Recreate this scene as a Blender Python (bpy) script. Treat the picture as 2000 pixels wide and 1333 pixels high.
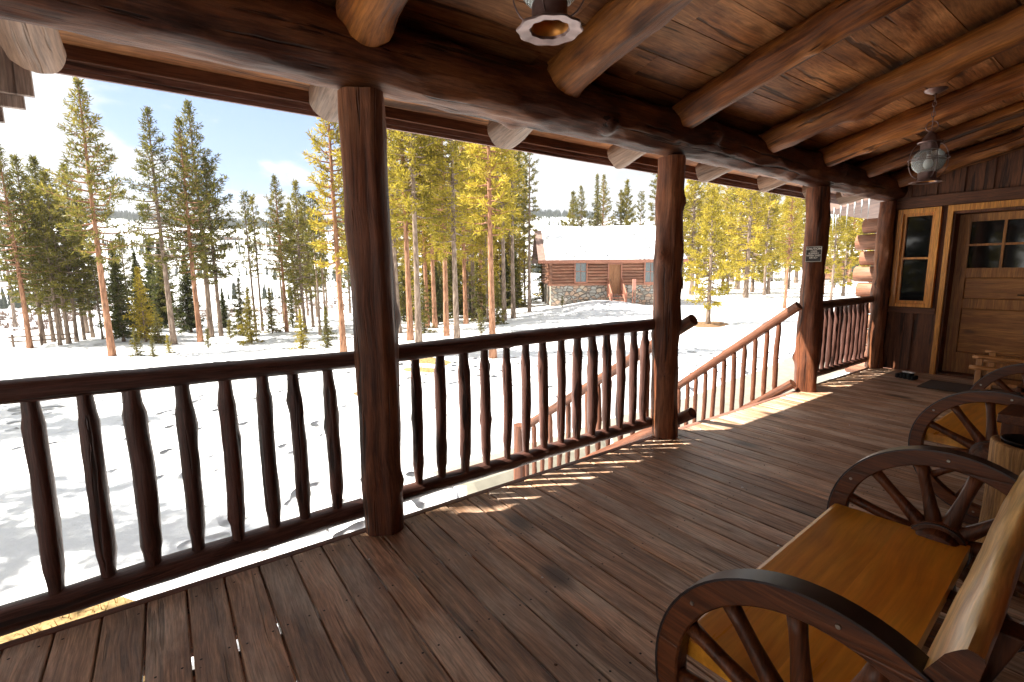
import bpy, math, random
import numpy as np
from mathutils import Vector, Matrix, Quaternion, noise

# ------------------------------------------------------------------ camera, sky, sun, exposure
for o in list(bpy.data.objects): bpy.data.objects.remove(o)
SC = bpy.context.scene
COL = SC.collection
R = math.radians

def camera():
    yaw, pitch, roll = R(54.317), R(-8.278), R(-.581)
    cy, sy, cp, sp = math.cos(yaw), math.sin(yaw), math.cos(pitch), math.sin(pitch)
    F = Vector((-sy*cp, cy*cp, sp)); Rt = Vector((cy, sy, 0)); U = Rt.cross(F)
    R2 = math.cos(roll)*Rt + math.sin(roll)*U; U2 = -math.sin(roll)*Rt + math.cos(roll)*U
    cam = bpy.data.cameras.new('camera'); ob = bpy.data.objects.new('camera', cam); COL.objects.link(ob)
    M = Matrix((R2, U2, -F)).transposed().to_4x4(); M.translation = Vector((0, 0, 1.40))
    ob.matrix_world = M
    cam.sensor_width = 36; cam.lens = 36*945.4/2000
    cam.clip_start = .02; cam.clip_end = 9000
    SC.camera = ob
camera()
SUN_EL = R(52)
SUN_TRAVEL = Vector((.52*math.cos(SUN_EL), .854*math.cos(SUN_EL), -math.sin(SUN_EL))).normalized()
ld = bpy.data.lights.new('sun', 'SUN'); ld.energy = 4.0; ld.angle = R(.53); ld.color = (1, .93, .81)
lo = bpy.data.objects.new('sun', ld); COL.objects.link(lo)
lo.rotation_euler = SUN_TRAVEL.to_track_quat('-Z', 'Y').to_euler()
lo.location = (-20, -20, 30)
W = bpy.data.worlds.new('World'); SC.world = W; W.use_nodes = True
SC.view_settings.view_transform = 'Standard'; SC.view_settings.look = 'None'
SC.view_settings.exposure = 2.32; SC.view_settings.gamma = 1
try:
    SC.cycles.max_bounces = 10; SC.cycles.diffuse_bounces = 6; SC.cycles.glossy_bounces = 4
    SC.cycles.transparent_max_bounces = 16; SC.cycles.transmission_bounces = 6
    SC.cycles.caustics_reflective = False; SC.cycles.caustics_refractive = False
    SC.cycles.use_denoising = True; SC.cycles.sample_clamp_indirect = 6
except Exception: pass

def world():
    nt = W.node_tree; N = nt.nodes; L = nt.links
    for n in list(N): N.remove(n)
    out = N.new('ShaderNodeOutputWorld'); bg = N.new('ShaderNodeBackground')
    sky = N.new('ShaderNodeTexSky'); sky.sky_type = 'NISHITA'; sky.sun_disc = False
    sky.sun_elevation = SUN_EL; sky.sun_rotation = R(211.3)
    sky.altitude = 2600; sky.air_density = 1.0; sky.dust_density = 1.0; sky.ozone_density = 1.2
    tc = N.new('ShaderNodeTexCoord'); sep = N.new('ShaderNodeSeparateXYZ')
    L.new(tc.outputs['Generated'], sep.inputs[0])
    ad = N.new('ShaderNodeMath'); ad.operation = 'ADD'; ad.inputs[1].default_value = .22; L.new(sep.outputs['Z'], ad.inputs[0])
    mx = N.new('ShaderNodeMath'); mx.operation = 'MAXIMUM'; mx.inputs[1].default_value = .08; L.new(ad.outputs[0], mx.inputs[0])
    dx = N.new('ShaderNodeMath'); dx.operation = 'DIVIDE'; L.new(sep.outputs['X'], dx.inputs[0]); L.new(mx.outputs[0], dx.inputs[1])
    dy = N.new('ShaderNodeMath'); dy.operation = 'DIVIDE'; L.new(sep.outputs['Y'], dy.inputs[0]); L.new(mx.outputs[0], dy.inputs[1])
    cb = N.new('ShaderNodeCombineXYZ'); L.new(dx.outputs[0], cb.inputs[0]); L.new(dy.outputs[0], cb.inputs[1])
    nz = N.new('ShaderNodeTexNoise'); nz.inputs['Scale'].default_value = 1.5; nz.inputs['Detail'].default_value = 8
    nz.inputs['Roughness'].default_value = .52; nz.inputs['Distortion'].default_value = .25
    L.new(cb.outputs[0], nz.inputs['Vector'])
    # an opening in the cloud over the valley
    dt = N.new('ShaderNodeVectorMath'); dt.operation = 'DOT_PRODUCT'; dt.inputs[1].default_value = Vector((-.957, .15, .25)).normalized()
    L.new(tc.outputs['Generated'], dt.inputs[0])
    mr = N.new('ShaderNodeMapRange'); mr.inputs['From Min'].default_value = .968; mr.inputs['From Max'].default_value = 1.0
    mr.inputs['To Min'].default_value = .15; mr.inputs['To Max'].default_value = -.085; L.new(dt.outputs['Value'], mr.inputs['Value'])
    a2 = N.new('ShaderNodeMath'); a2.operation = 'ADD'; L.new(nz.outputs['Fac'], a2.inputs[0]); L.new(mr.outputs[0], a2.inputs[1])
    rp = N.new('ShaderNodeMapRange'); rp.interpolation_type = 'SMOOTHSTEP'
    rp.inputs['From Min'].default_value = .47; rp.inputs['From Max'].default_value = .57; L.new(a2.outputs[0], rp.inputs['Value'])
    # cloud tone, slightly grey where thick
    n2 = N.new('ShaderNodeTexNoise'); n2.inputs['Scale'].default_value = 2.2; n2.inputs['Detail'].default_value = 5; L.new(cb.outputs[0], n2.inputs['Vector'])
    cr = N.new('ShaderNodeValToRGB'); cr.color_ramp.elements[0].position = .35; cr.color_ramp.elements[0].color = (1.5, 1.57, 1.68, 1)
    cr.color_ramp.elements[1].position = .6; cr.color_ramp.elements[1].color = (2.25, 2.25, 2.25, 1); L.new(n2.outputs['Fac'], cr.inputs[0])
    sk = N.new('ShaderNodeMix'); sk.data_type = 'RGBA'; sk.inputs[0].default_value = .90
    L.new(sky.outputs[0], sk.inputs[6]); sk.inputs[7].default_value = (.58, .98, 1.8, 1)
    mix = N.new('ShaderNodeMix'); mix.data_type = 'RGBA'
    L.new(rp.outputs[0], mix.inputs[0]); L.new(sk.outputs[2], mix.inputs[6]); L.new(cr.outputs[0], mix.inputs[7])
    L.new(mix.outputs[2], bg.inputs[0]); bg.inputs[1].default_value = .102
    L.new(bg.outputs[0], out.inputs[0])
world()

# ------------------------------------------------------------------ materials
MATS = {}
def newmat(name):
    m = bpy.data.materials.new(name); m.use_nodes = True
    return m, m.node_tree.nodes, m.node_tree.links, m.node_tree.nodes['Principled BSDF']

def wood(name, dark, light, axis='Z', grain=30, rough=.6, bump=.35, patch=None, patch_amt=.0, knots=0., knot_col=(.02,.01,.006), island=0., streak=.75, spec=.4, facet=0., coat=0., checks=.8, fibre=.32, weather=None):
    key = name+axis
    if key in MATS: return MATS[key]
    m, N, L, P = newmat(key)
    tc = N.new('ShaderNodeTexCoord'); oi = N.new('ShaderNodeObjectInfo'); ge = N.new('ShaderNodeNewGeometry')
    av = N.new('ShaderNodeVectorMath'); av.operation = 'ADD'; L.new(tc.outputs['Object'], av.inputs[0])
    sc = N.new('ShaderNodeVectorMath'); sc.operation = 'SCALE'; sc.inputs[0].default_value = (13, 7, 17)
    if island:
        L.new(ge.outputs['Random Per Island'], sc.inputs['Scale'])
    else:
        L.new(oi.outputs['Random'], sc.inputs['Scale'])
    L.new(sc.outputs[0], av.inputs[1])
    src = av.outputs[0]
    # slow wobble of the grain
    wn = N.new('ShaderNodeTexNoise'); wn.inputs['Scale'].default_value = 1.6; wn.inputs['Detail'].default_value = 2; L.new(src, wn.inputs['Vector'])
    ws = N.new('ShaderNodeVectorMath'); ws.operation = 'SCALE'; ws.inputs['Scale'].default_value = .06; L.new(wn.outputs['Color'], ws.inputs[0])
    wa = N.new('ShaderNodeVectorMath'); wa.operation = 'ADD'; L.new(src, wa.inputs[0]); L.new(ws.outputs[0], wa.inputs[1])
    mp = N.new('ShaderNodeMapping'); s = [grain*1.35]*3; s['XYZ'.index(axis)] = grain*.055; mp.inputs['Scale'].default_value = s
    L.new(wa.outputs[0], mp.inputs[0])
    n1 = N.new('ShaderNodeTexNoise'); n1.inputs['Scale'].default_value = 1; n1.inputs['Detail'].default_value = 7; n1.inputs['Roughness'].default_value = .74; n1.inputs['Distortion'].default_value = .4
    L.new(mp.outputs[0], n1.inputs['Vector'])
    n2 = N.new('ShaderNodeTexNoise'); n2.inputs['Scale'].default_value = 3.2; n2.inputs['Detail'].default_value = 4; L.new(src, n2.inputs['Vector'])
    r1 = N.new('ShaderNodeMapRange'); r1.inputs['From Min'].default_value = .40; r1.inputs['From Max'].default_value = .62; L.new(n1.outputs['Fac'], r1.inputs['Value'])
    r2 = N.new('ShaderNodeMapRange'); r2.inputs['From Min'].default_value = .3; r2.inputs['From Max'].default_value = .7; L.new(n2.outputs['Fac'], r2.inputs['Value'])
    mm = N.new('ShaderNodeMix'); mm.data_type = 'FLOAT'; mm.inputs[0].default_value = 1-streak; L.new(r1.outputs[0], mm.inputs[2]); L.new(r2.outputs[0], mm.inputs[3])
    c = N.new('ShaderNodeMix'); c.data_type = 'RGBA'; L.new(mm.outputs[0], c.inputs[0]); c.inputs[6].default_value = (*dark, 1); c.inputs[7].default_value = (*light, 1)
    col = c.outputs[2]
    # fine fibre
    m5 = N.new('ShaderNodeMapping'); s5 = [grain*5.5]*3; s5['XYZ'.index(axis)] = grain*.30; m5.inputs['Scale'].default_value = s5; L.new(wa.outputs[0], m5.inputs[0])
    n5 = N.new('ShaderNodeTexNoise'); n5.inputs['Scale'].default_value = 1; n5.inputs['Detail'].default_value = 3; n5.inputs['Roughness'].default_value = .6; L.new(m5.outputs[0], n5.inputs['Vector'])
    r5 = N.new('ShaderNodeMapRange'); r5.inputs['From Min'].default_value = .36; r5.inputs['From Max'].default_value = .64; r5.inputs['To Min'].default_value = 1-fibre; r5.inputs['To Max'].default_value = 1+fibre*.6; L.new(n5.outputs['Fac'], r5.inputs['Value'])
    if patch:
        n3 = N.new('ShaderNodeTexNoise'); n3.inputs['Scale'].default_value = 1.7; n3.inputs['Detail'].default_value = 6; n3.inputs['Roughness'].default_value = .6
        mp3 = N.new('ShaderNodeMapping'); s3 = [2.2, 2.2, 2.2]; s3['XYZ'.index(axis)] = .8; mp3.inputs['Scale'].default_value = s3; L.new(src, mp3.inputs[0]); L.new(mp3.outputs[0], n3.inputs['Vector'])
        r3 = N.new('ShaderNodeMapRange'); r3.inputs['From Min'].default_value = .46; r3.inputs['From Max'].default_value = .68; r3.inputs['To Max'].default_value = patch_amt; L.new(n3.outputs['Fac'], r3.inputs['Value'])
        c2 = N.new('ShaderNodeMix'); c2.data_type = 'RGBA'; L.new(r3.outputs[0], c2.inputs[0]); L.new(col, c2.inputs[6]); c2.inputs[7].default_value = (*patch, 1); col = c2.outputs[2]
    kn = None
    if knots:
        mk = N.new('ShaderNodeMapping'); sk = [knots*2.2]*3; sk['XYZ'.index(axis)] = knots; mk.inputs['Scale'].default_value = sk; L.new(wa.outputs[0], mk.inputs[0])
        vo = N.new('ShaderNodeTexVoronoi'); vo.inputs['Scale'].default_value = 1; vo.inputs['Randomness'].default_value = 1; L.new(mk.outputs[0], vo.inputs['Vector'])
        rk = N.new('ShaderNodeMapRange'); rk.interpolation_type = 'SMOOTHSTEP'; rk.inputs['From Min'].default_value = .05; rk.inputs['From Max'].default_value = .17; rk.inputs['To Min'].default_value = .9; rk.inputs['To Max'].default_value = 0
        L.new(vo.outputs['Distance'], rk.inputs['Value'])
        c3 = N.new('ShaderNodeMix'); c3.data_type = 'RGBA'; L.new(rk.outputs[0], c3.inputs[0]); L.new(col, c3.inputs[6]); c3.inputs[7].default_value = (*knot_col, 1); col = c3.outputs[2]; kn = rk.outputs[0]
    if checks:
        mq = N.new('ShaderNodeMapping'); sq = [grain*1.1]*3; sq['XYZ'.index(axis)] = grain*.028; mq.inputs['Scale'].default_value = sq; mq.inputs['Location'].default_value = (3,8,5); L.new(wa.outputs[0], mq.inputs[0])
        nq = N.new('ShaderNodeTexNoise'); nq.inputs['Scale'].default_value = 1; nq.inputs['Detail'].default_value = 3; nq.inputs['Roughness'].default_value = .5; L.new(mq.outputs[0], nq.inputs['Vector'])
        rq = N.new('ShaderNodeMapRange'); rq.interpolation_type = 'SMOOTHSTEP'; rq.inputs['From Min'].default_value = .605; rq.inputs['From Max'].default_value = .665; rq.inputs['To Max'].default_value = checks; L.new(nq.outputs['Fac'], rq.inputs['Value'])
        c4 = N.new('ShaderNodeMix'); c4.data_type = 'RGBA'; L.new(rq.outputs[0], c4.inputs[0]); L.new(col, c4.inputs[6]); c4.inputs[7].default_value = (*[q*.22 for q in dark], 1); col = c4.outputs[2]
    if weather:
        sz = N.new('ShaderNodeSeparateXYZ'); L.new(tc.outputs['Object'], sz.inputs[0]); rz_ = N.new('ShaderNodeMapRange'); rz_.interpolation_type = 'SMOOTHSTEP'; rz_.inputs['From Min'].default_value = weather[0]; rz_.inputs['From Max'].default_value = weather[0]*1.35; rz_.inputs['To Min'].default_value = .85; rz_.inputs['To Max'].default_value = 0
        L.new(sz.outputs['Z'], rz_.inputs['Value']); c7 = N.new('ShaderNodeMix'); c7.data_type = 'RGBA'; L.new(rz_.outputs[0], c7.inputs[0]); L.new(col, c7.inputs[6]); c7.inputs[7].default_value = (*weather[1], 1); col = c7.outputs[2]
    # tone per object or per board
    hv = N.new('ShaderNodeHueSaturation'); L.new(col, hv.inputs['Color'])
    rr = N.new('ShaderNodeMapRange'); rr.inputs['To Min'].default_value = 1-(island or .18); rr.inputs['To Max'].default_value = 1+(island or .18)
    L.new(ge.outputs['Random Per Island'] if island else oi.outputs['Random'], rr.inputs['Value'])
    m6 = N.new('ShaderNodeMath'); m6.operation = 'MULTIPLY'; L.new(rr.outputs[0], m6.inputs[0]); L.new(r5.outputs[0], m6.inputs[1]); L.new(m6.outputs[0], hv.inputs['Value'])
    L.new(hv.outputs[0], P.inputs['Base Color'])
    rg = N.new('ShaderNodeMapRange'); rg.inputs['To Min'].default_value = rough-.1; rg.inputs['To Max'].default_value = min(1, rough+.15); L.new(n1.outputs['Fac'], rg.inputs['Value']); L.new(rg.outputs[0], P.inputs['Roughness'])
    P.inputs['Specular IOR Level'].default_value = spec
    if coat: P.inputs['Coat Weight'].default_value = coat; P.inputs['Coat Roughness'].default_value = .18
    h = n1.outputs['Fac']
    if facet:
        mf = N.new('ShaderNodeMapping'); sf = [9]*3; sf['XYZ'.index(axis)] = 3.2; mf.inputs['Scale'].default_value = sf; L.new(wa.outputs[0], mf.inputs[0])
        vf = N.new('ShaderNodeTexVoronoi'); vf.inputs['Scale'].default_value = 1; vf.feature = 'F1'; L.new(mf.outputs[0], vf.inputs['Vector'])
        ma = N.new('ShaderNodeMath'); ma.operation = 'MULTIPLY_ADD'; ma.inputs[1].default_value = facet; L.new(vf.outputs['Distance'], ma.inputs[0]); L.new(h, ma.inputs[2]); h = ma.outputs[0]
    if checks:
        mb_ = N.new('ShaderNodeMath'); mb_.operation = 'MULTIPLY_ADD'; mb_.inputs[1].default_value = -1.3; L.new(rq.outputs[0], mb_.inputs[0]); L.new(h, mb_.inputs[2]); h = mb_.outputs[0]
    bp = N.new('ShaderNodeBump'); bp.inputs['Strength'].default_value = bump; bp.inputs['Distance'].default_value = .012 if facet else .006; L.new(h, bp.inputs['Height']); L.new(bp.outputs[0], P.inputs['Normal'])
    MATS[key] = m
    return m

def plain(name, col, rough=.6, metal=0, noise_amt=.15, nscale=12, bump=0, spec=.5):
    if name in MATS: return MATS[name]
    m, N, L, P = newmat(name)
    tc = N.new('ShaderNodeTexCoord'); n = N.new('ShaderNodeTexNoise'); n.inputs['Scale'].default_value = nscale; n.inputs['Detail'].default_value = 6
    L.new(tc.outputs['Object'], n.inputs['Vector'])
    mr = N.new('ShaderNodeMapRange'); mr.inputs['From Min'].default_value = .3; mr.inputs['From Max'].default_value = .7
    mr.inputs['To Min'].default_value = 1-noise_amt; mr.inputs['To Max'].default_value = 1+noise_amt; L.new(n.outputs['Fac'], mr.inputs['Value'])
    hv = N.new('ShaderNodeHueSaturation'); hv.inputs['Color'].default_value = (*col, 1); L.new(mr.outputs[0], hv.inputs['Value']); L.new(hv.outputs[0], P.inputs['Base Color'])
    P.inputs['Roughness'].default_value = rough; P.inputs['Metallic'].default_value = metal; P.inputs['Specular IOR Level'].default_value = spec
    if bump:
        b = N.new('ShaderNodeBump'); b.inputs['Strength'].default_value = bump; b.inputs['Distance'].default_value = .01; L.new(n.outputs['Fac'], b.inputs['Height']); L.new(b.outputs[0], P.inputs['Normal'])
    MATS[name] = m; return m

def log_stain(axis='Z'): return wood('log_stain', (.028,.008,.004), (.120,.034,.014), axis, 24, .55, .6, patch=(.36,.13,.042), patch_amt=.62, spec=.3, facet=1.0)
def post_stain(axis='Z'): return wood('post_stain', (.055,.016,.007), (.235,.078,.034), axis, 22, .55, .7, patch=(.36,.14,.055), patch_amt=.55, spec=.35, facet=1.0)
def rail_stain(axis='Z'): return wood('rail_stain', (.050,.020,.015), (.155,.066,.050), axis, 26, .45, .5, patch=(.16,.075,.06), patch_amt=.4, spec=.45, facet=.8)
def stair_stain(axis='Z'): return wood('stair_stain', (.085,.030,.015), (.22,.082,.042), axis, 26, .45, .5, spec=.5, facet=.6)
def rafter_wood(axis='Z'): return wood('rafter_wood', (.055,.013,.003), (.32,.098,.017), axis, 15, .5, .8, patch=(.58,.22,.045), patch_amt=.8, knots=1.2, knot_col=(.015,.005,.002), facet=1.1, streak=.65, weather=(.30, (.27,.185,.135)))
def ceiling_wood(axis='Y'): return wood('ceiling_wood', (.110,.036,.012), (.38,.150,.050), axis, 17, .5, .45, patch=(.58,.28,.115), patch_amt=.85, knots=1.3, knot_col=(.030,.010,.004), island=.28, streak=.65)
def deck_wood(axis='X'): return wood('deck_wood', (.165,.080,.043), (.64,.39,.24), axis, 25, .42, .9, patch=(.66,.53,.42), patch_amt=.9, knots=.9, knot_col=(.05,.025,.015), island=.24, spec=.5, streak=.66, checks=.5)
def siding(axis='Z'): return wood('siding_stain', (.055,.018,.008), (.17,.062,.026), axis, 22, .6, .4)
def trim_wood(axis='Z'): return wood('golden_trim', (.44,.15,.016), (.76,.34,.055), axis, 22, .42, .25, spec=.5, checks=.3)
def door_wood(axis='Z'): return wood('door_pine', (.24,.085,.018), (.50,.215,.055), axis, 16, .48, .25, knots=1.5, knot_col=(.10,.035,.01), checks=.4)
def wheel_wood(axis='Z'): return wood('wheel_wood', (.045,.012,.004), (.170,.050,.014), axis, 26, .42, .3, spec=.35, coat=.0, checks=.5)
def slab_wood(axis='Y'): return wood('slab_wood', (.52,.25,.05), (.86,.54,.18), axis, 12, .33, .4, knots=1.2, knot_col=(.10,.035,.012), spec=.5, coat=.2, checks=.9)
def cabin_log(axis='X'): return wood('cabin_log', (.15,.06,.035), (.31,.135,.08), axis, 12, .6, .3, patch=(.34,.2,.13), patch_amt=.5, island=.25, checks=0)

# ------------------------------------------------------------------ mesh helpers
class MB:
    def __init__(s): s.v = []; s.f = []; s.m = []
    def add(s, v, f, mi=0):
        b = len(s.v); s.v += [tuple(p) for p in v]; s.f += [tuple(i+b for i in q) for q in f]; s.m += [mi]*len(f)
        return s
    def box(s, lo, hi, mi=0, M=None, taper=0):
        x0,y0,z0 = lo; x1,y1,z1 = hi
        v = [Vector(p) for p in ((x0,y0,z0),(x1,y0,z0),(x1,y1,z0),(x0,y1,z0),(x0,y0,z1),(x1,y0,z1),(x1,y1,z1),(x0,y1,z1))]
        if M: v = [M@p for p in v]
        return s.add(v, [(0,3,2,1),(4,5,6,7),(0,1,5,4),(1,2,6,5),(2,3,7,6),(3,0,4,7)], mi)
    def tube(s, pts, rad, n=8, mi=0, caps=True, closed=False):
        P = [Vector(p) for p in pts]; k = len(P); rad = rad if hasattr(rad,'__len__') else [rad]*k
        v = []; up = None
        for i, p in enumerate(P):
            if closed: t = (P[(i+1)%k]-P[i-1]).normalized()
            else: t = (P[min(i+1,k-1)]-P[max(i-1,0)]).normalized()
            if up is None: up = Vector((0,0,1)) if abs(t.z)<.9 else Vector((1,0,0))
            a = t.cross(up).normalized(); b = a.cross(t).normalized(); up = b
            v += [p + (a*math.cos(2*math.pi*j/n)+b*math.sin(2*math.pi*j/n))*rad[i] for j in range(n)]
        f = []
        for i in range(k if closed else k-1):
            i2 = (i+1)%k
            f += [(i*n+j, i*n+(j+1)%n, i2*n+(j+1)%n, i2*n+j) for j in range(n)]
        if caps and not closed: f += [tuple(reversed(range(n))), tuple((k-1)*n+j for j in range(n))]
        return s.add(v, f, mi)
    def lathe(s, prof, n=24, mi=0, wob=None):
        v = []; f = []; k = len(prof)
        for r, z in prof:
            for j in range(n):
                a = 2*math.pi*j/n; q = r*(wob(a, z) if wob else 1); v.append((q*math.cos(a), q*math.sin(a), z))
        for i in range(k-1): f += [(i*n+j, i*n+(j+1)%n, (i+1)*n+(j+1)%n, (i+1)*n+j) for j in range(n)]
        return s.add(v, f, mi)
    def prism(s, poly, a, b, axis='Y', mi=0):
        n = len(poly)
        def pt(p, t): return {'Y':(p[0],t,p[1]), 'X':(t,p[0],p[1]), 'Z':(p[0],p[1],t)}[axis]
        v = [pt(p,a) for p in poly]+[pt(p,b) for p in poly]
        f = [tuple(range(n))[::-1], tuple(range(n,2*n))]+[(i,(i+1)%n,(i+1)%n+n,i+n) for i in range(n)]
        return s.add(v, f, mi)
    def build(s, name, mats, parent=None, smooth=False, bevel=0, M=None, recalc=True):
        me = bpy.data.meshes.new(name); me.from_pydata(s.v, [], s.f); me.validate()
        for m in (mats if isinstance(mats,(list,tuple)) else [mats]): me.materials.append(m)
        if len(me.polygons) == len(s.m) and any(s.m): me.polygons.foreach_set('material_index', s.m)
        if recalc and len(s.f) < 60000:
            import bmesh
            bm = bmesh.new(); bm.from_mesh(me); bmesh.ops.recalc_face_normals(bm, faces=bm.faces); bm.to_mesh(me); bm.free()
        if smooth: me.polygons.foreach_set('use_smooth', [True]*len(me.polygons))
        o = bpy.data.objects.new(name, me); COL.objects.link(o)
        if smooth == 'auto':
            try: me.set_sharp_from_angle(angle=R(38))
            except Exception: pass
        if bevel:
            b = o.modifiers.new('bevel','BEVEL'); b.width = bevel; b.segments = 2; b.limit_method = 'ANGLE'; b.angle_limit = R(40)
        if parent: o.parent = parent
        if M is not None: o.matrix_local = M
        return o
def tag(o, label=None, cat=None, group=None, kind=None):
    if label: o['label'] = label
    if cat: o['category'] = cat
    if group: o['group'] = group
    if kind: o['kind'] = kind
    return o
def thing(name, label, cat, loc=(0,0,0), rz=0, group=None):
    o = bpy.data.objects.new(name, None); COL.objects.link(o); o.location = loc; o.rotation_euler = (0,0,rz); o.empty_display_size = .1
    return tag(o, label, cat, group)
def aim(p0, p1):
    d = (Vector(p1)-Vector(p0)); q = d.to_track_quat('Z','Y'); M = q.to_matrix().to_4x4(); M.translation = Vector(p0); return M, d.length
def copy_tree(o, parent=None):
    c = o.copy(); COL.objects.link(c); c.parent = parent
    for ch in o.children: copy_tree(ch, c)
    return c

def log_mb(L, r0, r1=None, seed=0, sides=20, ring=.06, rough=.05, flat=.0, bow=.0, prof=None, stubs=0, crack=None, neck=0, squish=None, hewn=.0, hs=1.25, hz_=2.6):
    """a hand-peeled log along local Z"""
    rnd = random.Random(seed); r1 = r0 if r1 is None else r1
    k = max(3, int(L/ring)+1); mb = MB(); v = []
    off = Vector((rnd.uniform(-50,50), rnd.uniform(-50,50), rnd.uniform(-50,50)))
    ba = rnd.uniform(0, 6.28); st = [(rnd.uniform(.12,.88)*L, rnd.uniform(0,6.28), rnd.uniform(.12,.3)) for _ in range(stubs)]
    zs = [L*i/(k-1) for i in range(k)]
    if neck: zs = sorted(set([0, neck*.45, neck, neck*1.5, L-neck*1.5, L-neck, L-neck*.45, L] + [z for z in zs if neck*1.7 < z < L-neck*1.7]))
    k = len(zs)
    for z in zs:
        t = z/L; r = r0+(r1-r0)*t
        if neck:
            e = min(z, L-z)
            r *= .74 if e <= neck*.5 else (.83 if e <= neck*1.05 else 1.0)
        if prof: r *= prof(t)
        cx = bow*math.sin(math.pi*t)*math.cos(ba)+ .35*bow*math.sin(3*math.pi*t); cy = bow*math.sin(math.pi*t)*math.sin(ba)
        for j in range(sides):
            a = 2*math.pi*j/sides; ca, sa = math.cos(a), math.sin(a)
            q = r
            n = noise.noise(off+Vector((ca*1.6, sa*1.6, z*2.2/ max(.2,(r/.15)))))
            n2 = noise.noise(off+Vector((ca*3.1+9, sa*3.1, z*6)))
            q *= 1+rough*(n*1.5+n2*.6)
            if hewn:
                dd = noise.voronoi(off+Vector((ca*hs, sa*hs, z*hz_)))[0]; q *= 1+hewn*(min(1.1, dd[0])**2*1.5-.55)
            if squish: q *= 1-squish*abs(math.cos(a*2+.3))**3*.0
            if crack and abs((a-crack+math.pi)%(2*math.pi)-math.pi) < math.pi/sides*1.01: q *= .93
            for (sz, sa_, sh) in st:
                da = abs((a-sa_+math.pi)%(2*math.pi)-math.pi); dz = (z-sz)/(.022+.25*r)
                if da < .7 and abs(dz) < 2: q *= 1+sh*math.exp(-dz*dz-(da/.38)**2)
            v.append((cx+q*ca, cy+q*sa, z))
    f = []
    for i in range(k-1): f += [(i*sides+j, i*sides+(j+1)%sides, (i+1)*sides+(j+1)%sides, (i+1)*sides+j) for j in range(sides)]
    f += [tuple(reversed(range(sides))), tuple((k-1)*sides+j for j in range(sides))]
    mb.add(v, f, 0); mb.m[-1] = 1; mb.m[-2] = 1
    return mb
def end_grain():
    if 'end_grain' in MATS: return MATS['end_grain']
    m, N, L, P = newmat('end_grain'); tc = N.new('ShaderNodeTexCoord'); w = N.new('ShaderNodeTexWave'); w.wave_type = 'RINGS'; w.rings_direction = 'Z'
    w.inputs['Scale'].default_value = 22; w.inputs['Distortion'].default_value = 1.5; L.new(tc.outputs['Object'], w.inputs['Vector'])
    c = N.new('ShaderNodeValToRGB'); c.color_ramp.elements[0].color = (.19,.10,.07,1); c.color_ramp.elements[1].color = (.32,.19,.14,1); L.new(w.outputs['Fac'], c.inputs[0]); L.new(c.outputs[0], P.inputs['Base Color']); P.inputs['Roughness'].default_value = .8
    MATS['end_grain'] = m; return m
def log(name, p0, p1, r0, r1=None, mat=None, parent=None, endm=None, **kw):
    M, L = aim(p0, p1)
    mb = log_mb(L, r0, r1, **kw)
    o = mb.build(name, [mat or log_stain(), endm or mat or log_stain()], parent, smooth=True, M=M, recalc=False)
    try: o.data.set_sharp_from_angle(angle=R(50))
    except Exception: pass
    return o
# ================================================================== PORCH
WALL_Y = 8.10; DECK_IN = .42
RX = -2.55                                    # railing line
def deck():
    rnd = random.Random(3); mb = MB(); p = .1455; y = -.47 - 24*p; k = 0
    while y < WALL_Y:
        g = .0031 + rnd.uniform(0, .0014); dz = rnd.uniform(-.0015, .0015); x0 = -2.472+rnd.uniform(0,.004)
        y1 = min(y+p-g, WALL_Y+.3)
        # chamfered plank section so the edges catch light
        c = .004; sec = [(y+g,-.038),(y1,-.038),(y1,dz-c),(y1-c,dz),(y+g+c,dz),(y+g,dz-c)]
        j = x0; seams = [DECK_IN]
        if rnd.random() < .25: seams = [rnd.choice([-1.0,-.5,-.05]), DECK_IN]
        for e in seams:
            mb.prism(sec, j, e-.002, 'X'); j = e+.002
        for jx in (-2.40, -1.96, -1.50, -1.03, -.57, -.1):
            for dy in (.03, p-.03):
                if rnd.random() < .9:
                    cx, cy = jx+rnd.uniform(-.012,.012), y+dy+rnd.uniform(-.006,.006)
                    mb.add([(cx+.0048*math.cos(a*.785), cy+.0048*math.sin(a*.785), dz+.0012) for a in range(8)], [tuple(range(8))], 1)
        y += p; k += 1
    o = mb.build('porch_deck', [deck_wood(), plain('nail_iron', (.012,.009,.008), .7)], recalc=False); tag(o, kind='structure')
    e = MB(); e.box((-2.520,-4,-.05),(-2.476,WALL_Y+.2,-.001)); e.box((-2.500,-4,-.30),(-2.478,WALL_Y+.2,-.0505))
    tag(e.build('deck_edge', [wood('edge_board', (.16,.07,.05), (.30,.15,.11),'Y',22,.55,.3)], bevel=.003), kind='structure')
    j = MB()
    for x in (-2.36,-1.96,-1.5,-1.03,-.57,-.1,.3): j.box((x-.02,-4,-.24),(x+.02,WALL_Y,-.0395))
    tag(j.build('deck_joists', [log_stain('Y')]), kind='structure')
deck()

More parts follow.
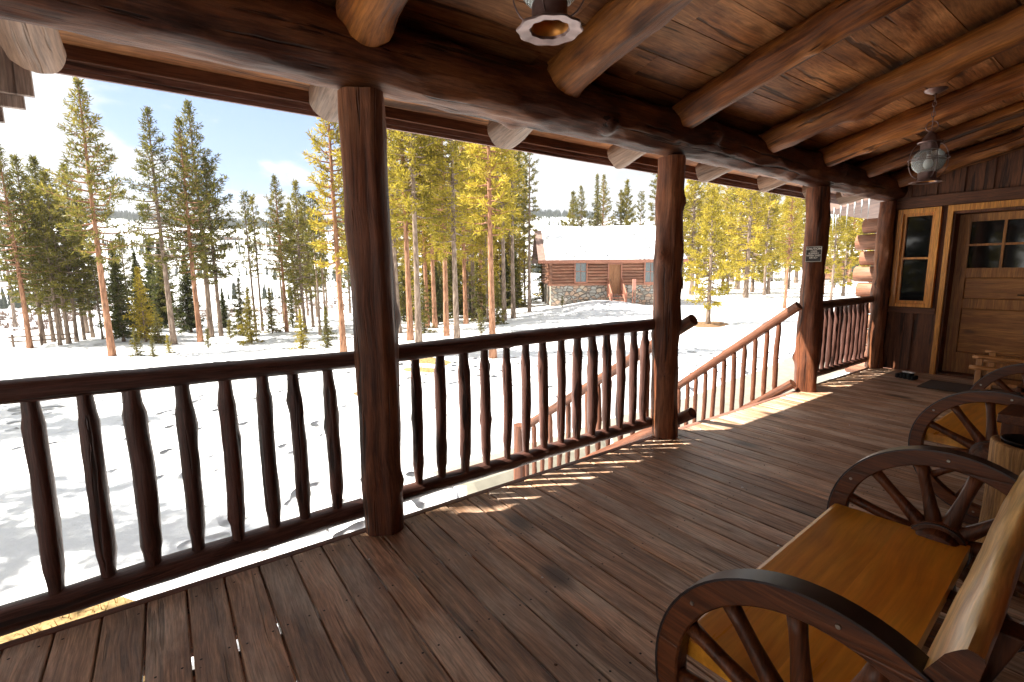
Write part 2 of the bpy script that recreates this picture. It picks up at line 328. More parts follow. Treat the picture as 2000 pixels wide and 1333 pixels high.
SL = .25                                       # roof pitch
def zr(x): return 2.57 + SL*(x+2.2)            # rafter centre height
def ceiling():
    rnd = random.Random(5); mb = MB(); x = -3.10; k = 0
    while x < .66:
        w = rnd.choice([.235,.26,.285]); x1 = min(x+w, .7); y = -3.9-rnd.uniform(0,1.5)
        while y < 8.25:
            y1 = min(y+rnd.uniform(2.6,4.4), 8.25); z0 = zr(x)+.092+rnd.uniform(0,.003); z1 = zr(x1)+.092+rnd.uniform(0,.003)
            mb.add([(x+.0025,y+.001,z0),(x1-.0025,y+.001,z1),(x1-.0025,y1-.001,z1),(x+.0025,y1-.001,z0),(x+.0025,y+.001,z0+.03),(x1-.0025,y+.001,z1+.03),(x1-.0025,y1-.001,z1+.03),(x+.0025,y1-.001,z0+.03)],
                   [(0,3,2,1),(4,5,6,7),(0,1,5,4),(1,2,6,5),(2,3,7,6),(3,0,4,7)])
            y = y1
        x = x1
    tag(mb.build('porch_ceiling', [ceiling_wood()], recalc=False), kind='structure')
    r = MB(); a = -3.14; b = .95
    r.prism([(a,zr(a)+.130),(b,zr(b)+.130),(b,zr(b)+.26),(a,zr(a)+.21)], -3.95, 8.28)
    tag(r.build('porch_roof', [plain('roof_metal', (.10,.05,.04), .5)]), kind='structure')
ceiling()
eave = thing('eave_board', 'dark brown eave board running outside the porch beam, with a thin lighter drip strip', 'eave board', (-3.13,0,2.3))
e = MB(); e.box((.0,-3.95,.075),(.028,8.28,.215)); e.build('board', [siding('Y')], eave, bevel=.003)
e = MB(); e.box((-.045,-3.95,.045),(-.003,8.28,.085)); e.box((-.03,-3.95,.02),(-.012,8.28,.043)); e.build('drip_strip', [wood('edge_board', (.16,.07,.05), (.30,.15,.11),'Y',22,.55,.3)], eave)

tag(log('header_beam', (-2.47,-3.6,2.435), (-2.47,8.33,2.42), .168, .158, log_stain(), seed=11, sides=72, ring=.025, rough=.05, flat=0, bow=.016, stubs=20, hewn=.085, crack=2.2, hs=2.0, hz_=3.6),
    'long dark hand-hewn log beam lying across the tops of the porch posts', 'beam')

posts = [(.885,.108,.112,'squarish dark porch post nearest the camera, left of the middle railing', 21),
         (3.345,.108,.110,'knobbly red-brown log post with sunlit left side, at the near side of the steps', 22),
         (5.93,.118,.112,'log post at the far side of the steps, carrying the small caution sign', 23),
         (8.02,.098,.094,'short-looking far log post next to the cabin wall and narrow window', 24)]
for y,r0,r1,lab,sd in posts:
    x = -2.46
    o = log('porch_post', (x,y,.002), (x-.02,y,2.262), r0, r1, post_stain(), seed=sd, sides=40, ring=.035, rough=.05 if sd>21 else .03, bow=.012 if sd>21 else .006, stubs=7 if sd>21 else 3, hewn=.17 if sd>21 else .08, crack=1.2 if sd!=23 else 4.4)
    if sd == 21:
        for v in o.data.vertices:      # slightly squared with an axe
            a = math.atan2(v.co.y, v.co.x); rr = math.hypot(v.co.x, v.co.y); s = min(1.12, 1/max(abs(math.cos(a+.5)),abs(math.sin(a+.5))))*.95; v.co.x *= s; v.co.y *= s
    tag(o, lab, 'post', 'porch posts')

raf = [(-2.75,None),(-1.55,None),(-.35,'rafter log at the upper left corner, only its round weathered tail in view'),
       (.87,'dark rafter log with a long drying crack, meeting the beam above the nearest post'),
       (2.07,'thick orange-brown rafter log just right of the lantern nearest the camera'),
       (3.27,'rafter log with a bright lower edge, between the thick rafter and the lantern rafter'),
       (4.52,'rafter log that the far lantern hangs from'),
       (5.70,'rafter log just beyond the far lantern'),
       (6.80,'second last rafter log before the cabin wall'),
       (7.82,'last rafter log, lying just in front of the board-and-batten gable')]
for i,(y,lab) in enumerate(raf):
    rr = {3:.122, 4:.130}.get(i, .108)
    x0, x1 = -2.99, .62; dz_ = (rr-.128)*.9
    o = log('rafter', (x0,y,zr(x0)+dz_), (x1,y,zr(x1)+dz_), rr*.95, rr*1.05, rafter_wood(), endm=end_grain(), seed=40+i, sides=36, ring=.04, rough=.05, bow=.016, stubs=14, hewn=.13, hs=1.6, hz_=3.6, crack={3:.9,4:2.6}.get(i))
    tag(o, lab or 'rafter log behind the camera', 'rafter', 'porch rafters')

# stepped board ends seen past the corner of the beam
c = thing('board_bracket', 'stack of three stepped board ends at the upper left corner under the eave', 'bracket', (-3.2,-.585,2.02))
for i,(a,b,z) in enumerate(((-.30,.085,.055),(-.34,.165,.115),(-.38,.205,.165))):
    m = MB(); m.box((.02+.035*i,a,z),(.05+.035*i,b,.44)); m.build('board_end', [wood('grey_board', (.24,.17,.14), (.46,.36,.30),'Z',22,.6,.3)], c, bevel=.003)

# ------------------------------------------------------------------ railings
def baluster(parent, x, y, z0, z1, r, seed, mat, neck=.085):
    rnd = random.Random(seed)
    return log('baluster', (x+rnd.uniform(-.006,.006),y+rnd.uniform(-.004,.004),z0), (x+rnd.uniform(-.006,.006),y+rnd.uniform(-.012,.012),z1), r*rnd.uniform(.90,1.0), r*rnd.uniform(.95,1.08), mat, parent, seed=seed, sides=11, ring=.05, rough=.07, bow=rnd.uniform(.001,.010), stubs=rnd.choice([2,3,5,6]), neck=neck*rnd.uniform(.8,1.15), hewn=.08)
def railing(label, y0, y1, ys, rt, rb, seed, sag=0., zt=.945, zb=.105, rad=.045, zl=0., tl=0.):
    t = thing('log_railing', label, 'railing', (RX,(y0+y1)/2,0), 0, 'railings along the porch edge')
    yc = (y0+y1)/2
    log('top_rail', (0,y0-yc,zt+tl), (0,y1-yc,zt+.004), rt, rt*.93, rail_stain(), t, seed=seed, sides=22, ring=.05, rough=.045, bow=sag, stubs=4, hewn=.04)
    log('bottom_rail', (-.012,y0-yc,zb+zl), (-.012,y1-yc,zb+.005), rb, rb*.95, rail_stain(), t, seed=seed+1, sides=22, ring=.05, rough=.05, bow=.006, stubs=5, hewn=.04)
    for i,y in enumerate(ys):
        baluster(t, -.008, y-yc, zb+rb*.55+zl*(y1-y)/(y1-y0), zt-rt*.6+tl*(y1-y)/(y1-y0), rad[i%len(rad)] if hasattr(rad,'__len__') else rad, seed*100+i, rail_stain())
    return t
bl = [-.46,-.30,-.14,.03,.19,.35,.49,.67]; bl = [-3.2+.155*i for i in range(17)] + [-.46,-.30,-.14,.03,.19,.35,.495,.665]
railing('nearest log railing, left of the big dark post, with thick dark balusters', -3.4, .80, bl,   .049, .058, 51, .012, zt=.937, zb=.092, zl=-.07, tl=.115, rad=[.036]*17+[.036,.037,.043,.038,.039,.037,.037,.037])
railing('middle log railing between the nearest post and the sunlit post at the steps', .93, 3.27, [1.14,1.30,1.46,1.62,1.79,1.95,2.11,2.27,2.42,2.58,2.74,2.89,3.04,3.18], .050, .048, 61, .01, rad=[.034,.034,.039,.034,.034,.033,.035,.035,.038,.041,.037,.036,.036,.036])
railing('farthest log railing, between the post with the sign and the cabin wall', 6.0, 8.0, [6.17,6.31,6.45,6.58,6.73,6.87,7.01,7.16,7.30,7.44,7.58,7.72,7.86], .050, .046, 71, -.012, zt=.955, rad=[.034,.032,.036,.033])

def stair_rail(label, y, x0, z0, slope, x1, gap, xs, seed, lowx0, lowz0, rad, newel, cutend):
    t = thing('stair_railing', label, 'railing', (x1,y,-1.3), 0, 'railings down the porch steps')
    o = Vector((-x1,-y,1.3)); s = math.sqrt(1+slope*slope)
    def P(x, z): return Vector((x-x1, 0, z+1.3))
    ztop = lambda x: z0+slope*(x-x0); zlow = lambda x: lowz0+slope*(x-lowx0)
    log('top_rail', P(x0,z0), P(x1,ztop(x1)), rad*1.06, rad, stair_stain(), t, endm=log_stain() if cutend else None, seed=seed, sides=20, ring=.05, rough=.04, stubs=4, hewn=.04)
    log('bottom_rail', P(lowx0,lowz0), P(x1,zlow(x1)), rad, rad*.95, stair_stain(), t, endm=log_stain() if cutend else None, seed=seed+1, sides=20, ring=.05, rough=.04, stubs=3, hewn=.04)
    for i,x in enumerate(xs):
        baluster(t, x-x1, 0, zlow(x)+1.3+rad*.4, ztop(x)+1.3-rad*.5, .029, seed*50+i, stair_stain(), neck=.055)
    if newel:
        log('newel_post', P(x1,-1.35)-Vector((0,.0,0)), P(x1,newel), .088, .084, stair_stain(), t, seed=seed+9, sides=24, rough=.04, hewn=.05)
    return t
stair_rail('sloping log railing on the near side of the steps, seen through the middle railing', 3.50, -2.33, .990, .66, -4.72, 0, [-2.78-.15*i for i in range(13)], 81, -2.30, .21, .047, -.52, True)
stair_rail('sloping log railing on the far side of the steps, below the caution sign', 5.72, -2.50, .985, .80, -4.35, 0, [-2.70-.128*i for i in range(13)], 91, -2.50, .10, .050, -.42, False)

st = thing('porch_steps', 'wooden steps going down to the walkway between the two sloping log railings', 'steps', (-3.4,4.6,-1.3))
for i in range(6):
    m = MB()
    for k in range(2): m.box((.83-.26*i-.13*k-.125, -1.03, 1.3-.19*(i+1)-.04),(.83-.26*i-.13*k, 1.03, 1.3-.19*(i+1)))
    m.build('tread', [deck_wood('Y')], st, bevel=.003)
for y in (-1.0,.97):
    m = MB(); m.prism([(.86,1.28),(.86,.98),(-.95,-.05),(-.95,.12),(-.2,.6)], y, y+.045); m.build('stringer', [stair_stain('X')], st)

# sign on the third post
s = thing('caution_sign', 'small black caution sign with white lettering on the post beyond the steps', 'sign', (-2.425,5.803,1.545), R(10))
s.rotation_euler = (0,0,R(14))
m = MB(); m.box((-.078,-.004,-.085),(.078,.004,.085)); m.build('plate', [plain('sign_black', (.012,.009,.008), .5)], s, bevel=.003)
m = MB()
for a,b in (((-.074,-.081),(.074,-.0785)),((-.074,.0785),(.074,.081)),((-.074,-.0785),(-.0715,.0785)),((.0715,-.0785),(.074,.0785))): m.box((a[0],-.0055,a[1]),(b[0],-.0042,b[1]))
white = plain('sign_white', (.75,.70,.62), .6)
m.build('border', [white], s)
def text(name, body, size, loc, parent, mat, spacing=1):
    cu = bpy.data.curves.new(name, 'FONT'); cu.body = body; cu.size = size; cu.align_x = 'CENTER'; cu.align_y = 'CENTER'; cu.extrude = .0006; cu.offset = size*.012; cu.space_line = spacing
    cu.materials.append(mat); o = bpy.data.objects.new(name, cu); COL.objects.link(o); o.parent = parent; o.location = loc; o.rotation_euler = (R(90),0,0); return o
HEAD = text('heading', 'CAUTION', .031, (0,-.0052,.056), s, white)
LETT = text('lettering', 'STEPS\nSLIPPERY\nWHEN WET\nOR ICY', .0245, (0,-.0052,-.006), s, white, .92)

def solidify_text(o):
    me = bpy.data.meshes.new_from_object(o.evaluated_get(bpy.context.evaluated_depsgraph_get())); n = o.name; p, l, r = o.parent, o.location.copy(), o.rotation_euler.copy(); bpy.data.objects.remove(o)
    q = bpy.data.objects.new(n, me); COL.objects.link(q); q.parent = p; q.location = l; q.rotation_euler = r
solidify_text(HEAD); solidify_text(LETT)
# ------------------------------------------------------------------ cabin end wall with window and door
wall = thing('cabin_end_wall', 'dark board-and-batten cabin wall at the end of the porch with a wooden door', 'wall', (-1.2,WALL_Y,0))
def w(x): return x+1.2
glass = None
def glassmat():
    m, N, L, P = newmat('window_glass'); P.inputs['Base Color'].default_value = (.008,.009,.010,1); P.inputs['Roughness'].default_value = .05; P.inputs['Specular IOR Level'].default_value = .45
    return m
glass = glassmat()
m = MB()
ZT = lambda x: zr(x)+.11
m.box((w(-2.55),.03,0),(w(-2.33),.12,.86)); m.box((w(-2.55),.03,.86),(w(-2.36),.12,2.18)); m.box((w(-2.33),.03,0),(w(-1.87),.12,.86))
m.prism([(w(-2.55),2.18),(w(.42),2.18),(w(.42),ZT(.42)),(w(-2.55),ZT(-2.55))], .03, .12); m.box((w(-2.40),.055,2.10),(w(-.84),.119,2.18)); m.box((w(-1.93),.031,.86),(w(-1.86),.12,2.18)); m.box((w(-.86),.03,0),(w(.42),.12,2.18))
m.build('siding', [siding()], wall)
for x in (-2.28,-2.02,-1.76,-1.50,-1.24,-.98,-.72,-.46,-.2,.06):
    m = MB(); m.box((w(x)-.022,.008,2.302),(w(x)+.022,.029,ZT(x)-.01)); m.build('batten', [siding()], wall, bevel=.002)
for x in (-2.47,-2.12): 
    m = MB(); m.box((w(x)-.022,.008,0),(w(x)+.022,.029,.78)); m.build('batten', [siding()], wall, bevel=.002)
m = MB(); m.box((w(-2.52),-.012,2.155),(w(.42),.029,2.30)); m.build('head_trim', [siding('X')], wall, bevel=.004)
m = MB(); m.box((w(-2.47),-.005,.782),(w(-1.88),.029,.86)); m.build('sill_board', [siding('X')], wall, bevel=.004)
m = MB(); m.box((w(-2.54),-.02,0),(w(-2.40),.028,2.184)); m.build('corner_board', [siding()], wall, bevel=.004)
# window
x0,x1,z0,z1 = w(-2.37),w(-1.92),.865,2.148
m = MB(); cw = .062
m.box((x0,-.03,z0),(x0+cw,.04,z1)); m.box((x1-cw,-.03,z0),(x1,.04,z1)); m.box((x0+cw,-.03,z1-cw),(x1-cw,.04,z1)); m.box((x0+cw,-.03,z0),(x1-cw,.04,z0+.05))
win = m.build('window', [trim_wood()], wall, bevel=.004)
m = MB(); m.box((x0+cw,.005,z0+.05),(x0+cw+.03,.06,z1-cw)); m.box((x1-cw-.03,.005,z0+.05),(x1-cw,.06,z1-cw)); m.box((x0+cw+.03,.005,z1-cw-.035),(x1-cw-.03,.06,z1-cw)); m.box((x0+cw+.03,.005,z0+.05),(x1-cw-.03,.06,z0+.085)); m.box((x0+cw+.03,.004,1.495),(x1-cw-.03,.058,1.52))
m.build('sash', [trim_wood()], win)
m = MB(); m.box((x0+cw+.02,.045,z0+.06),(x1-cw-.02,.052,z1-cw-.01)); m.build('pane', [glass], win)
# door
dx0 = w(-1.86); dx1 = w(-.86)
m = MB(); m.box((dx0,-.035,0),(dx0+.055,.05,2.13)); m.box((dx1-.055,-.035,0),(dx1,.05,2.13)); m.box((dx0,-.036,2.075),(dx1,.05,2.152))
m.build('door_casing', [trim_wood()], wall, bevel=.004)
m = MB(); m.box((dx0+.055,.0,0),(dx0+.075,.32,2.075)); m.box((dx1-.075,.0,0),(dx1-.055,.32,2.075)); m.box((dx0+.075,0,2.045),(dx1-.075,.32,2.075)); m.box((dx0+.075,.02,0.0),(dx1-.075,.34,.03))
m.build('door_jamb', [siding()], wall)
# door leaf
lx0, lx1, ly, lz1 = dx0+.078, dx1-.078, .185, 2.04
m = MB()
stile = .115
m.box((lx0,ly,.035),(lx0+stile,ly+.045,lz1)); m.box((lx1-stile,ly,.035),(lx1,ly+.045,lz1))
for a,b in ((1.945,lz1),(1.255,1.375),(.865,.99),(.035,.30)): m.box((lx0+stile,ly,a),(lx1-stile,ly+.045,b))
door = m.build('door', [door_wood()], wall, bevel=.003)
for a,b in ((.99,1.255),(.30,.865)):
    m = MB(); m.box((lx0+stile+.003,ly+.016,a+.003),(lx1-stile-.003,ly+.036,b-.003)); m.build('panel', [door_wood('X')], door, bevel=.008)
cxm = (lx0+lx1)/2; czm = (1.375+1.945)/2
m = MB(); m.box((cxm-.013,ly+.004,1.375),(cxm+.013,ly+.04,1.945)); m.box((lx0+stile,ly+.004,czm-.013),(cxm-.013,ly+.04,czm+.013)); m.box((cxm+.013,ly+.004,czm-.013),(lx1-stile,ly+.04,czm+.013)); m.build('muntin', [door_wood()], door, bevel=.002)
for xa,xb in ((lx0+stile,cxm-.013),(cxm+.013,lx1-stile)):
    for za,zb in ((1.375,czm-.013),(czm+.013,1.945)):
        m = MB(); m.box((xa,ly+.022,za),(xb,ly+.027,zb)); m.build('pane', [glass], door)
m = MB(); m.box((dx1-.25+.0,ly-.02,1.02),(dx1-.21,ly-.002,1.14)); m.tube([(dx1-.23,ly-.02,1.05),(dx1-.23,ly-.06,1.05),(dx1-.31,ly-.065,1.05)], .009); m.build('handle', [plain('dark_brass', (.10,.07,.04), .4, .9)], door)

# long side wall of the cabin (right of the camera)
sw = thing('cabin_side_wall', 'brown log wall of the cabin along the back of the porch behind the benches', 'wall', (.42,2.2,0))
z = .14; i = 0
while z < 3.1:
    M, L_ = aim((.12,-6.0,z), (.12,5.9,z)); mb = log_mb(L_, .14, seed=200+i, sides=14, ring=.25, rough=.03)
    mb.build('wall_log', [log_stain(), log_stain()], sw, smooth=True, M=M, recalc=False); z += .262; i += 1
m = MB(); m.box((.13,-6.0,0),(.30,5.9,3.3)); m.build('backing', [siding()], sw)

# ------------------------------------------------------------------ lanterns
def lantern_glass():
    m, N, L, P = newmat('lantern_glass'); N.remove(P); out = [n for n in N if n.type == 'OUTPUT_MATERIAL'][0]
    tr = N.new('ShaderNodeBsdfTransparent'); tr.inputs[0].default_value = (.90,.93,.92,1); gl = N.new('ShaderNodeBsdfGlossy'); gl.inputs['Roughness'].default_value = .06
    fr = N.new('ShaderNodeFresnel'); fr.inputs['IOR'].default_value = 1.6; df = N.new('ShaderNodeBsdfDiffuse'); df.inputs[0].default_value = (.7,.75,.75,1)
    wv = N.new('ShaderNodeTexWave'); wv.bands_direction = 'Z'; wv.inputs['Scale'].default_value = 45; tc = N.new('ShaderNodeTexCoord'); L.new(tc.outputs['Object'], wv.inputs['Vector'])
    b = N.new('ShaderNodeBump'); b.inputs['Strength'].default_value = .5; b.inputs['Distance'].default_value = .003; L.new(wv.outputs['Fac'], b.inputs['Height']); L.new(b.outputs[0], gl.inputs['Normal']); L.new(b.outputs[0], fr.inputs['Normal'])
    m1 = N.new('ShaderNodeMixShader'); L.new(fr.outputs[0], m1.inputs[0]); L.new(tr.outputs[0], m1.inputs[1]); L.new(gl.outputs[0], m1.inputs[2])
    m2 = N.new('ShaderNodeMixShader'); m2.inputs[0].default_value = .24; L.new(m1.outputs[0], m2.inputs[1]); L.new(df.outputs[0], m2.inputs[2]); L.new(m2.outputs[0], out.inputs[0]); return m
LG = lantern_glass(); COP = plain('aged_copper', (.20,.13,.12), .42, .75, .25, 30)
AMB = plain('copper_inside', (.45,.20,.05), .4, .8)
def lantern(loc, label, drop):
    t = thing('hanging_lantern', label, 'lantern', loc, R(20), 'onion lanterns hanging from the porch ceiling')     # origin: middle of the globe
    m = MB(); m.lathe([(.052+.030*math.cos(a)**1.0*1 if 0 else .001+.100*math.cos(a*.93), .098*math.sin(a*.93)) for a in [R(-62+i*124/20) for i in range(21)]], 32); m.build('glass_globe', [LG], t, smooth=True)
    m = MB(); m.lathe([(.050,.075),(.056,.078),(.056,.125),(.075,.128),(.078,.133),(.072,.138),(.052,.140),(.046,.165),(.030,.190),(.016,.205),(.006,.212),(.0,.212)], 32); m.build('lantern_top', [COP], t, smooth='auto')
    wob = lambda a,z: 1+(.035*math.cos(10*a) if z < -.148 else 0)
    m = MB(); m.lathe([(.049,-.078),(.055,-.080),(.055,-.135),(.060,-.146),(.098,-.150),(.101,-.154),(.097,-.157),(.062,-.153),(.058,-.146)], 60, wob=wob)
    m.lathe([(.058,-.146),(.051,-.135),(.050,-.105)], 60, 1); m.lathe([(.040,-.100),(.0,-.100)], 32, 1); m.lathe([(.0505,-.104),(.046,-.101),(.040,-.100)], 32, 1); m.build('lantern_base', [COP, AMB], t, smooth='auto', recalc=False)
    m = MB()
    for k in range(4):
        a = k*math.pi/2+.3; m.tube([((.055+.068*math.cos(R(b)))*math.cos(a), (.055+.068*math.cos(R(b)))*math.sin(a), .125*math.sin(R(b))) for b in range(-90,91,12)], .0028, 6)
    for zc, rr in ((.012,.121),(-.0,.104)): m.tube([(rr*math.cos(q*.2618), rr*math.sin(q*.2618), zc) for q in range(24)], .0026, 6, closed=True)
    m.build('wire_guard', [COP], t, smooth=True)
    m = MB(); m.lathe([(.0,-.055),(.018,-.052),(.028,-.036),(.030,-.018),(.024,.002),(.014,.018),(.012,.045),(.0,.045)], 20); m.build('bulb', [plain('bulb_white', (.85,.84,.80), .35, noise_amt=.02)], t, smooth=True)
    m = MB(); m.lathe([(.0135,.046),(.0145,.048),(.0145,.076),(.0,.077)], 16); m.build('bulb_holder', [COP], t, smooth=True)
    # ring, chain, canopy
    m = MB(); m.tube([(.036*math.cos(q*.3), 0, .245+.036*math.sin(q*.3)) for q in range(21)], .0032, 6, closed=True)
    zc = .285; k = 0
    while zc < drop-.045:
        ax = (1,0) if k%2 else (0,1); hh = .022
        m.tube([(.011*math.cos(q*.5236)*ax[0], .011*math.cos(q*.5236)*ax[1], zc+hh*math.sin(q*.5236)+.01) for q in range(12)], .0026, 6, closed=True); zc += .036; k += 1
    m.tube([(0,0,.21),(.003,.002,drop-.03)], .0025, 6); m.build('chain', [COP], t, smooth=True)
    m = MB(); m.lathe([(.012,drop-.030),(.030,drop-.026),(.066,drop-.008),(.070,drop),(.0,drop+.002)], 28); m.build('ceiling_rose', [COP], t, smooth='auto')
    return t
lantern((-1.235,4.725,2.178), 'far hanging onion lantern on a chain near the cabin wall, white bulb visible', .50)
lantern((-1.245,1.050,2.290), 'near hanging lantern at the top edge, seen from below into its amber scalloped base', .40)

# ------------------------------------------------------------------ wagon wheel benches
IRON = plain('wheel_tyre', (.05,.045,.05), .34, .55, .2, 20)
def wheel(name, parent, y, r, zc, th, phase):
    """flat ring in XZ plane"""
    n = 72; ri = r-.062; mb = MB(); v = []; f = []
    sec = [(ri,-th/2+.004),(ri+.004,-th/2),(r-.006,-th/2),(r-.006,th/2),(ri+.004,th/2),(ri,th/2-.004)]
    k = len(sec)
    for i in range(n):
        a = 2*math.pi*i/n
        for (q, t) in sec: v.append((q*math.cos(a), t, q*math.sin(a)))
    for i in range(n):
        i2 = (i+1)%n
        f += [(i*k+j, i*k+(j+1)%k, i2*k+(j+1)%k, i2*k+j) for j in range(k)]
    mb.add(v, f, 0)
    w_ = mb.build(name, [wheel_wood('X')], parent, smooth='auto'); w_.location = (0,y,zc)
    # tyre
    mb = MB(); v = []; f = []; sec = [(r-.0055,-th/2-.0015),(r,-th/2-.0015),(r,th/2+.0015),(r-.0055,th/2+.0015)]; k = 4
    for i in range(n):
        a = 2*math.pi*i/n; v += [(q*math.cos(a), t, q*math.sin(a)) for q,t in sec]
    for i in range(n):
        i2 = (i+1)%n; f += [(i*k+j, i*k+(j+1)%k, i2*k+(j+1)%k, i2*k+j) for j in range(k)]
    mb.add(v, f); mb.build('tyre', [IRON], w_, smooth='auto')
    for s in range(12):
        a = phase+2*math.pi*s/12; d = Vector((math.cos(a),0,math.sin(a))); pts = [d*q for q in (.055,.075,.10,.14,.20,.25,ri+.004)]
        m = MB(); m.tube(pts, [.024,.027,.026,.022,.0185,.0185,.021], 12); m.build('spoke', [wheel_wood()], w_, smooth=True)
    m = MB(); hl = .085
    for s in range(6):
        a = phase+.26+2*math.pi*s/6; q = r-.03
        for sg in (-1,1): m.tube([(q*math.cos(a),sg*(th/2-.001),q*math.sin(a)),(q*math.cos(a),sg*(th/2+.0035),q*math.sin(a))], [.006,.0045], 8)
    m.build('rivets', [plain('rivet_steel', (.35,.32,.28), .35, .9)], w_, smooth='auto')
    m = MB(); hl = .085
    prof = [(0,-hl),(.062,-hl),(.070,-hl+.006),(.074,-hl+.02),(.076,-.052),(.086,-.046),(.086,-.034),(.092,-.028),(.094,0),(.092,.028),(.086,.034),(.086,.046),(.076,.052),(.074,hl-.02),(.070,hl-.006),(.062,hl),(0,hl)]
    m.lathe(prof, 28); m.v = [(x,z,y_) for x,y_,z in m.v]; m.build('hub', [wheel_wood('Y')], w_, smooth='auto')
    m = MB()
    for yy in (-.040,.040): m.lathe([(.0865,yy-.007),(.0890,yy-.006),(.0890,yy+.006),(.0865,yy+.007)], 28)
    m.v = [(x,z,y_) for x,y_,z in m.v]; m.build('hub_band', [IRON], w_, smooth='auto')
    return w_
def bench(loc, rz, label):
    t = thing('wagon_wheel_bench', label, 'bench', loc, rz, 'benches with wagon wheel ends')
    L2 = .60; r = .355; zc = .395
    wheel('wheel', t, -L2, r, zc, .052, .13); wheel('wheel', t, L2, r, zc, .052, .26)
    for y in (-L2, L2):
        m = MB(); m.prism([(-.13,0),(.13,0),(.11,.055),(.05,.045),(-.05,.045),(-.11,.055)], y-.035, y+.035); m.build('foot', [wheel_wood('X')], t, bevel=.003)
    # seat of two boards, rounded front
    y0, y1 = -L2+.032, L2-.032; zt = .440
    def sec(xa, xb, rf): 
        p = [(xb,zt-.045),(xb,zt)]
        if rf: p += [(xa+.02,zt),(xa+.008,zt-.004),(xa+.001,zt-.014),(xa,zt-.026),(xa+.004,zt-.038),(xa+.012,zt-.045)]
        else: p += [(xa,zt),(xa,zt-.045)]
        return p
    m = MB(); m.prism(sec(-.335,-.105,True), y0, y1); m.prism(sec(-.1049,.085,False), y0, y1); m.build('seat', [wood('seat_wood_boards', (.60,.22,.015), (.93,.47,.060), 'Y', 9, .28, .15, patch=(.66,.23,.02), patch_amt=.7, knots=0, knot_col=(.10,.03,.008), island=.17, spec=.5, coat=.3, checks=.25, fibre=.14, streak=.5)], t, smooth=False)
    # half-log backrest, tilted
    n = 26; v = []; f = []; rnd = random.Random(5)
    ys = [(-.62)+1.24*i/40 for i in range(41)]
    for i, y in enumerate(ys):
        bu = 1+.05*noise.noise(Vector((y*2.3,.3,7)))+.012*noise.noise(Vector((y*7,1.3,7)))
        for j in range(n):
            a = 2*math.pi*j/n; ca, sa = math.cos(a), math.sin(a)
            hx = (.018 if ca > 0 else .036)*math.copysign(abs(ca)**.75,ca); hz = .084*bu*math.copysign(abs(sa)**.75, sa)
            hx += .004*noise.noise(Vector((y*5,ca*2,sa*2)))
            v.append((hx, y, hz))
    for i in range(len(ys)-1): f += [(i*n+j, i*n+(j+1)%n, (i+1)*n+(j+1)%n, (i+1)*n+j) for j in range(n)]
    f += [tuple(reversed(range(n))), tuple((len(ys)-1)*n+j for j in range(n))]
    mb = MB(); mb.add(v, f); mb.m[-1] = mb.m[-2] = 1; b = mb.build('backrest', [slab_wood(), wheel_wood('X')], t, smooth='auto', recalc=False)
    b.location = (.205,0,.70); b.rotation_euler = (0,R(22),0)
    for y in (-.42,.42):
        m = MB(); m.prism([(.10,.36),(.155,.36),(.275,.74),(.235,.74)], y-.03, y+.03); m.build('back_support', [wheel_wood()], t, bevel=.004)
    for y in (-.25,.25):
        m = MB(); m.box((-.28,y-.03,.355),(.16,y+.03,.405)); m.build('seat_rail', [wheel_wood('X')], t)
    m = MB(); m.tube([(0,-L2,.372),(0,L2,.372)], .016, 10); m.build('axle', [wheel_wood('Y')], t)
    return t
bench((-.395,1.615,.002), R(3.0), 'nearest wagon wheel bench with an orange-brown plank seat and half-log backrest')
bench((-.505,4.10,.002), R(0), 'farther wagon wheel bench, beyond the hollow log bin')

# hollow log bin and dark side table
def bark():
    return wood('stump_wood', (.11,.042,.010), (.56,.30,.105), 'Z', 20, .7, 1.0, patch=(.14,.055,.016), patch_amt=.85, knots=2.2, knot_col=(.07,.03,.01), facet=.5)
b = thing('hollow_log_bin', 'peeled hollow log stump bin with a black liner, between the two benches', 'bin', (-.315,2.98,.002))
m = MB(); n = 32; zs = [0,.015,.08,.16,.24,.32,.40,.48,.55,.60,.628,.636]; v = []; f = []
def rr_(a, z): return (.128+.022*(1-min(1,z/.25)))*(1+.05*noise.noise(Vector((math.cos(a)*1.5,math.sin(a)*1.5,z*4)))+.03*noise.noise(Vector((math.cos(a)*5,math.sin(a)*5,z*3))))
prof = [(1,z) for z in zs]+[(.90,.638),(.74,.632)]
for q, z in prof:
    for j in range(n):
        a = 2*math.pi*j/n; r_ = rr_(a,z)*q*(.97 if z > .63 and q == 1 else 1); v.append((r_*math.cos(a), r_*math.sin(a), z))
for i in range(len(prof)-1): f += [(i*n+j, i*n+(j+1)%n, (i+1)*n+(j+1)%n, (i+1)*n+j) for j in range(n)]
m.add(v, f); m.build('log_shell', [bark()], b, smooth=True, recalc=False)
m = MB(); m.lathe([(.100,.645),(.096,.650),(.088,.640),(.080,.56),(.074,.45),(0,.44)], 28); m.build('liner', [plain('black_liner', (.010,.010,.010), .5)], b, smooth=True, recalc=False)

tb = thing('side_table', 'small dark brown wooden side table behind the hollow log bin', 'table', (-.285,3.30,.002))
m = MB(); m.box((-.18,-.11,.655),(.18,.16,.70)); m.build('tabletop', [wheel_wood('Y')], tb, bevel=.004)
m = MB(); m.box((-.165,-.095,.30),(.165,.145,.6545)); m.build('case', [wheel_wood()], tb, bevel=.003)
for x in (-.145,.115):
    for y in (-.08,.10):
        m = MB(); m.box((x,y,0),(x+.03,y+.03,.2995)); m.build('leg', [wheel_wood()], tb)

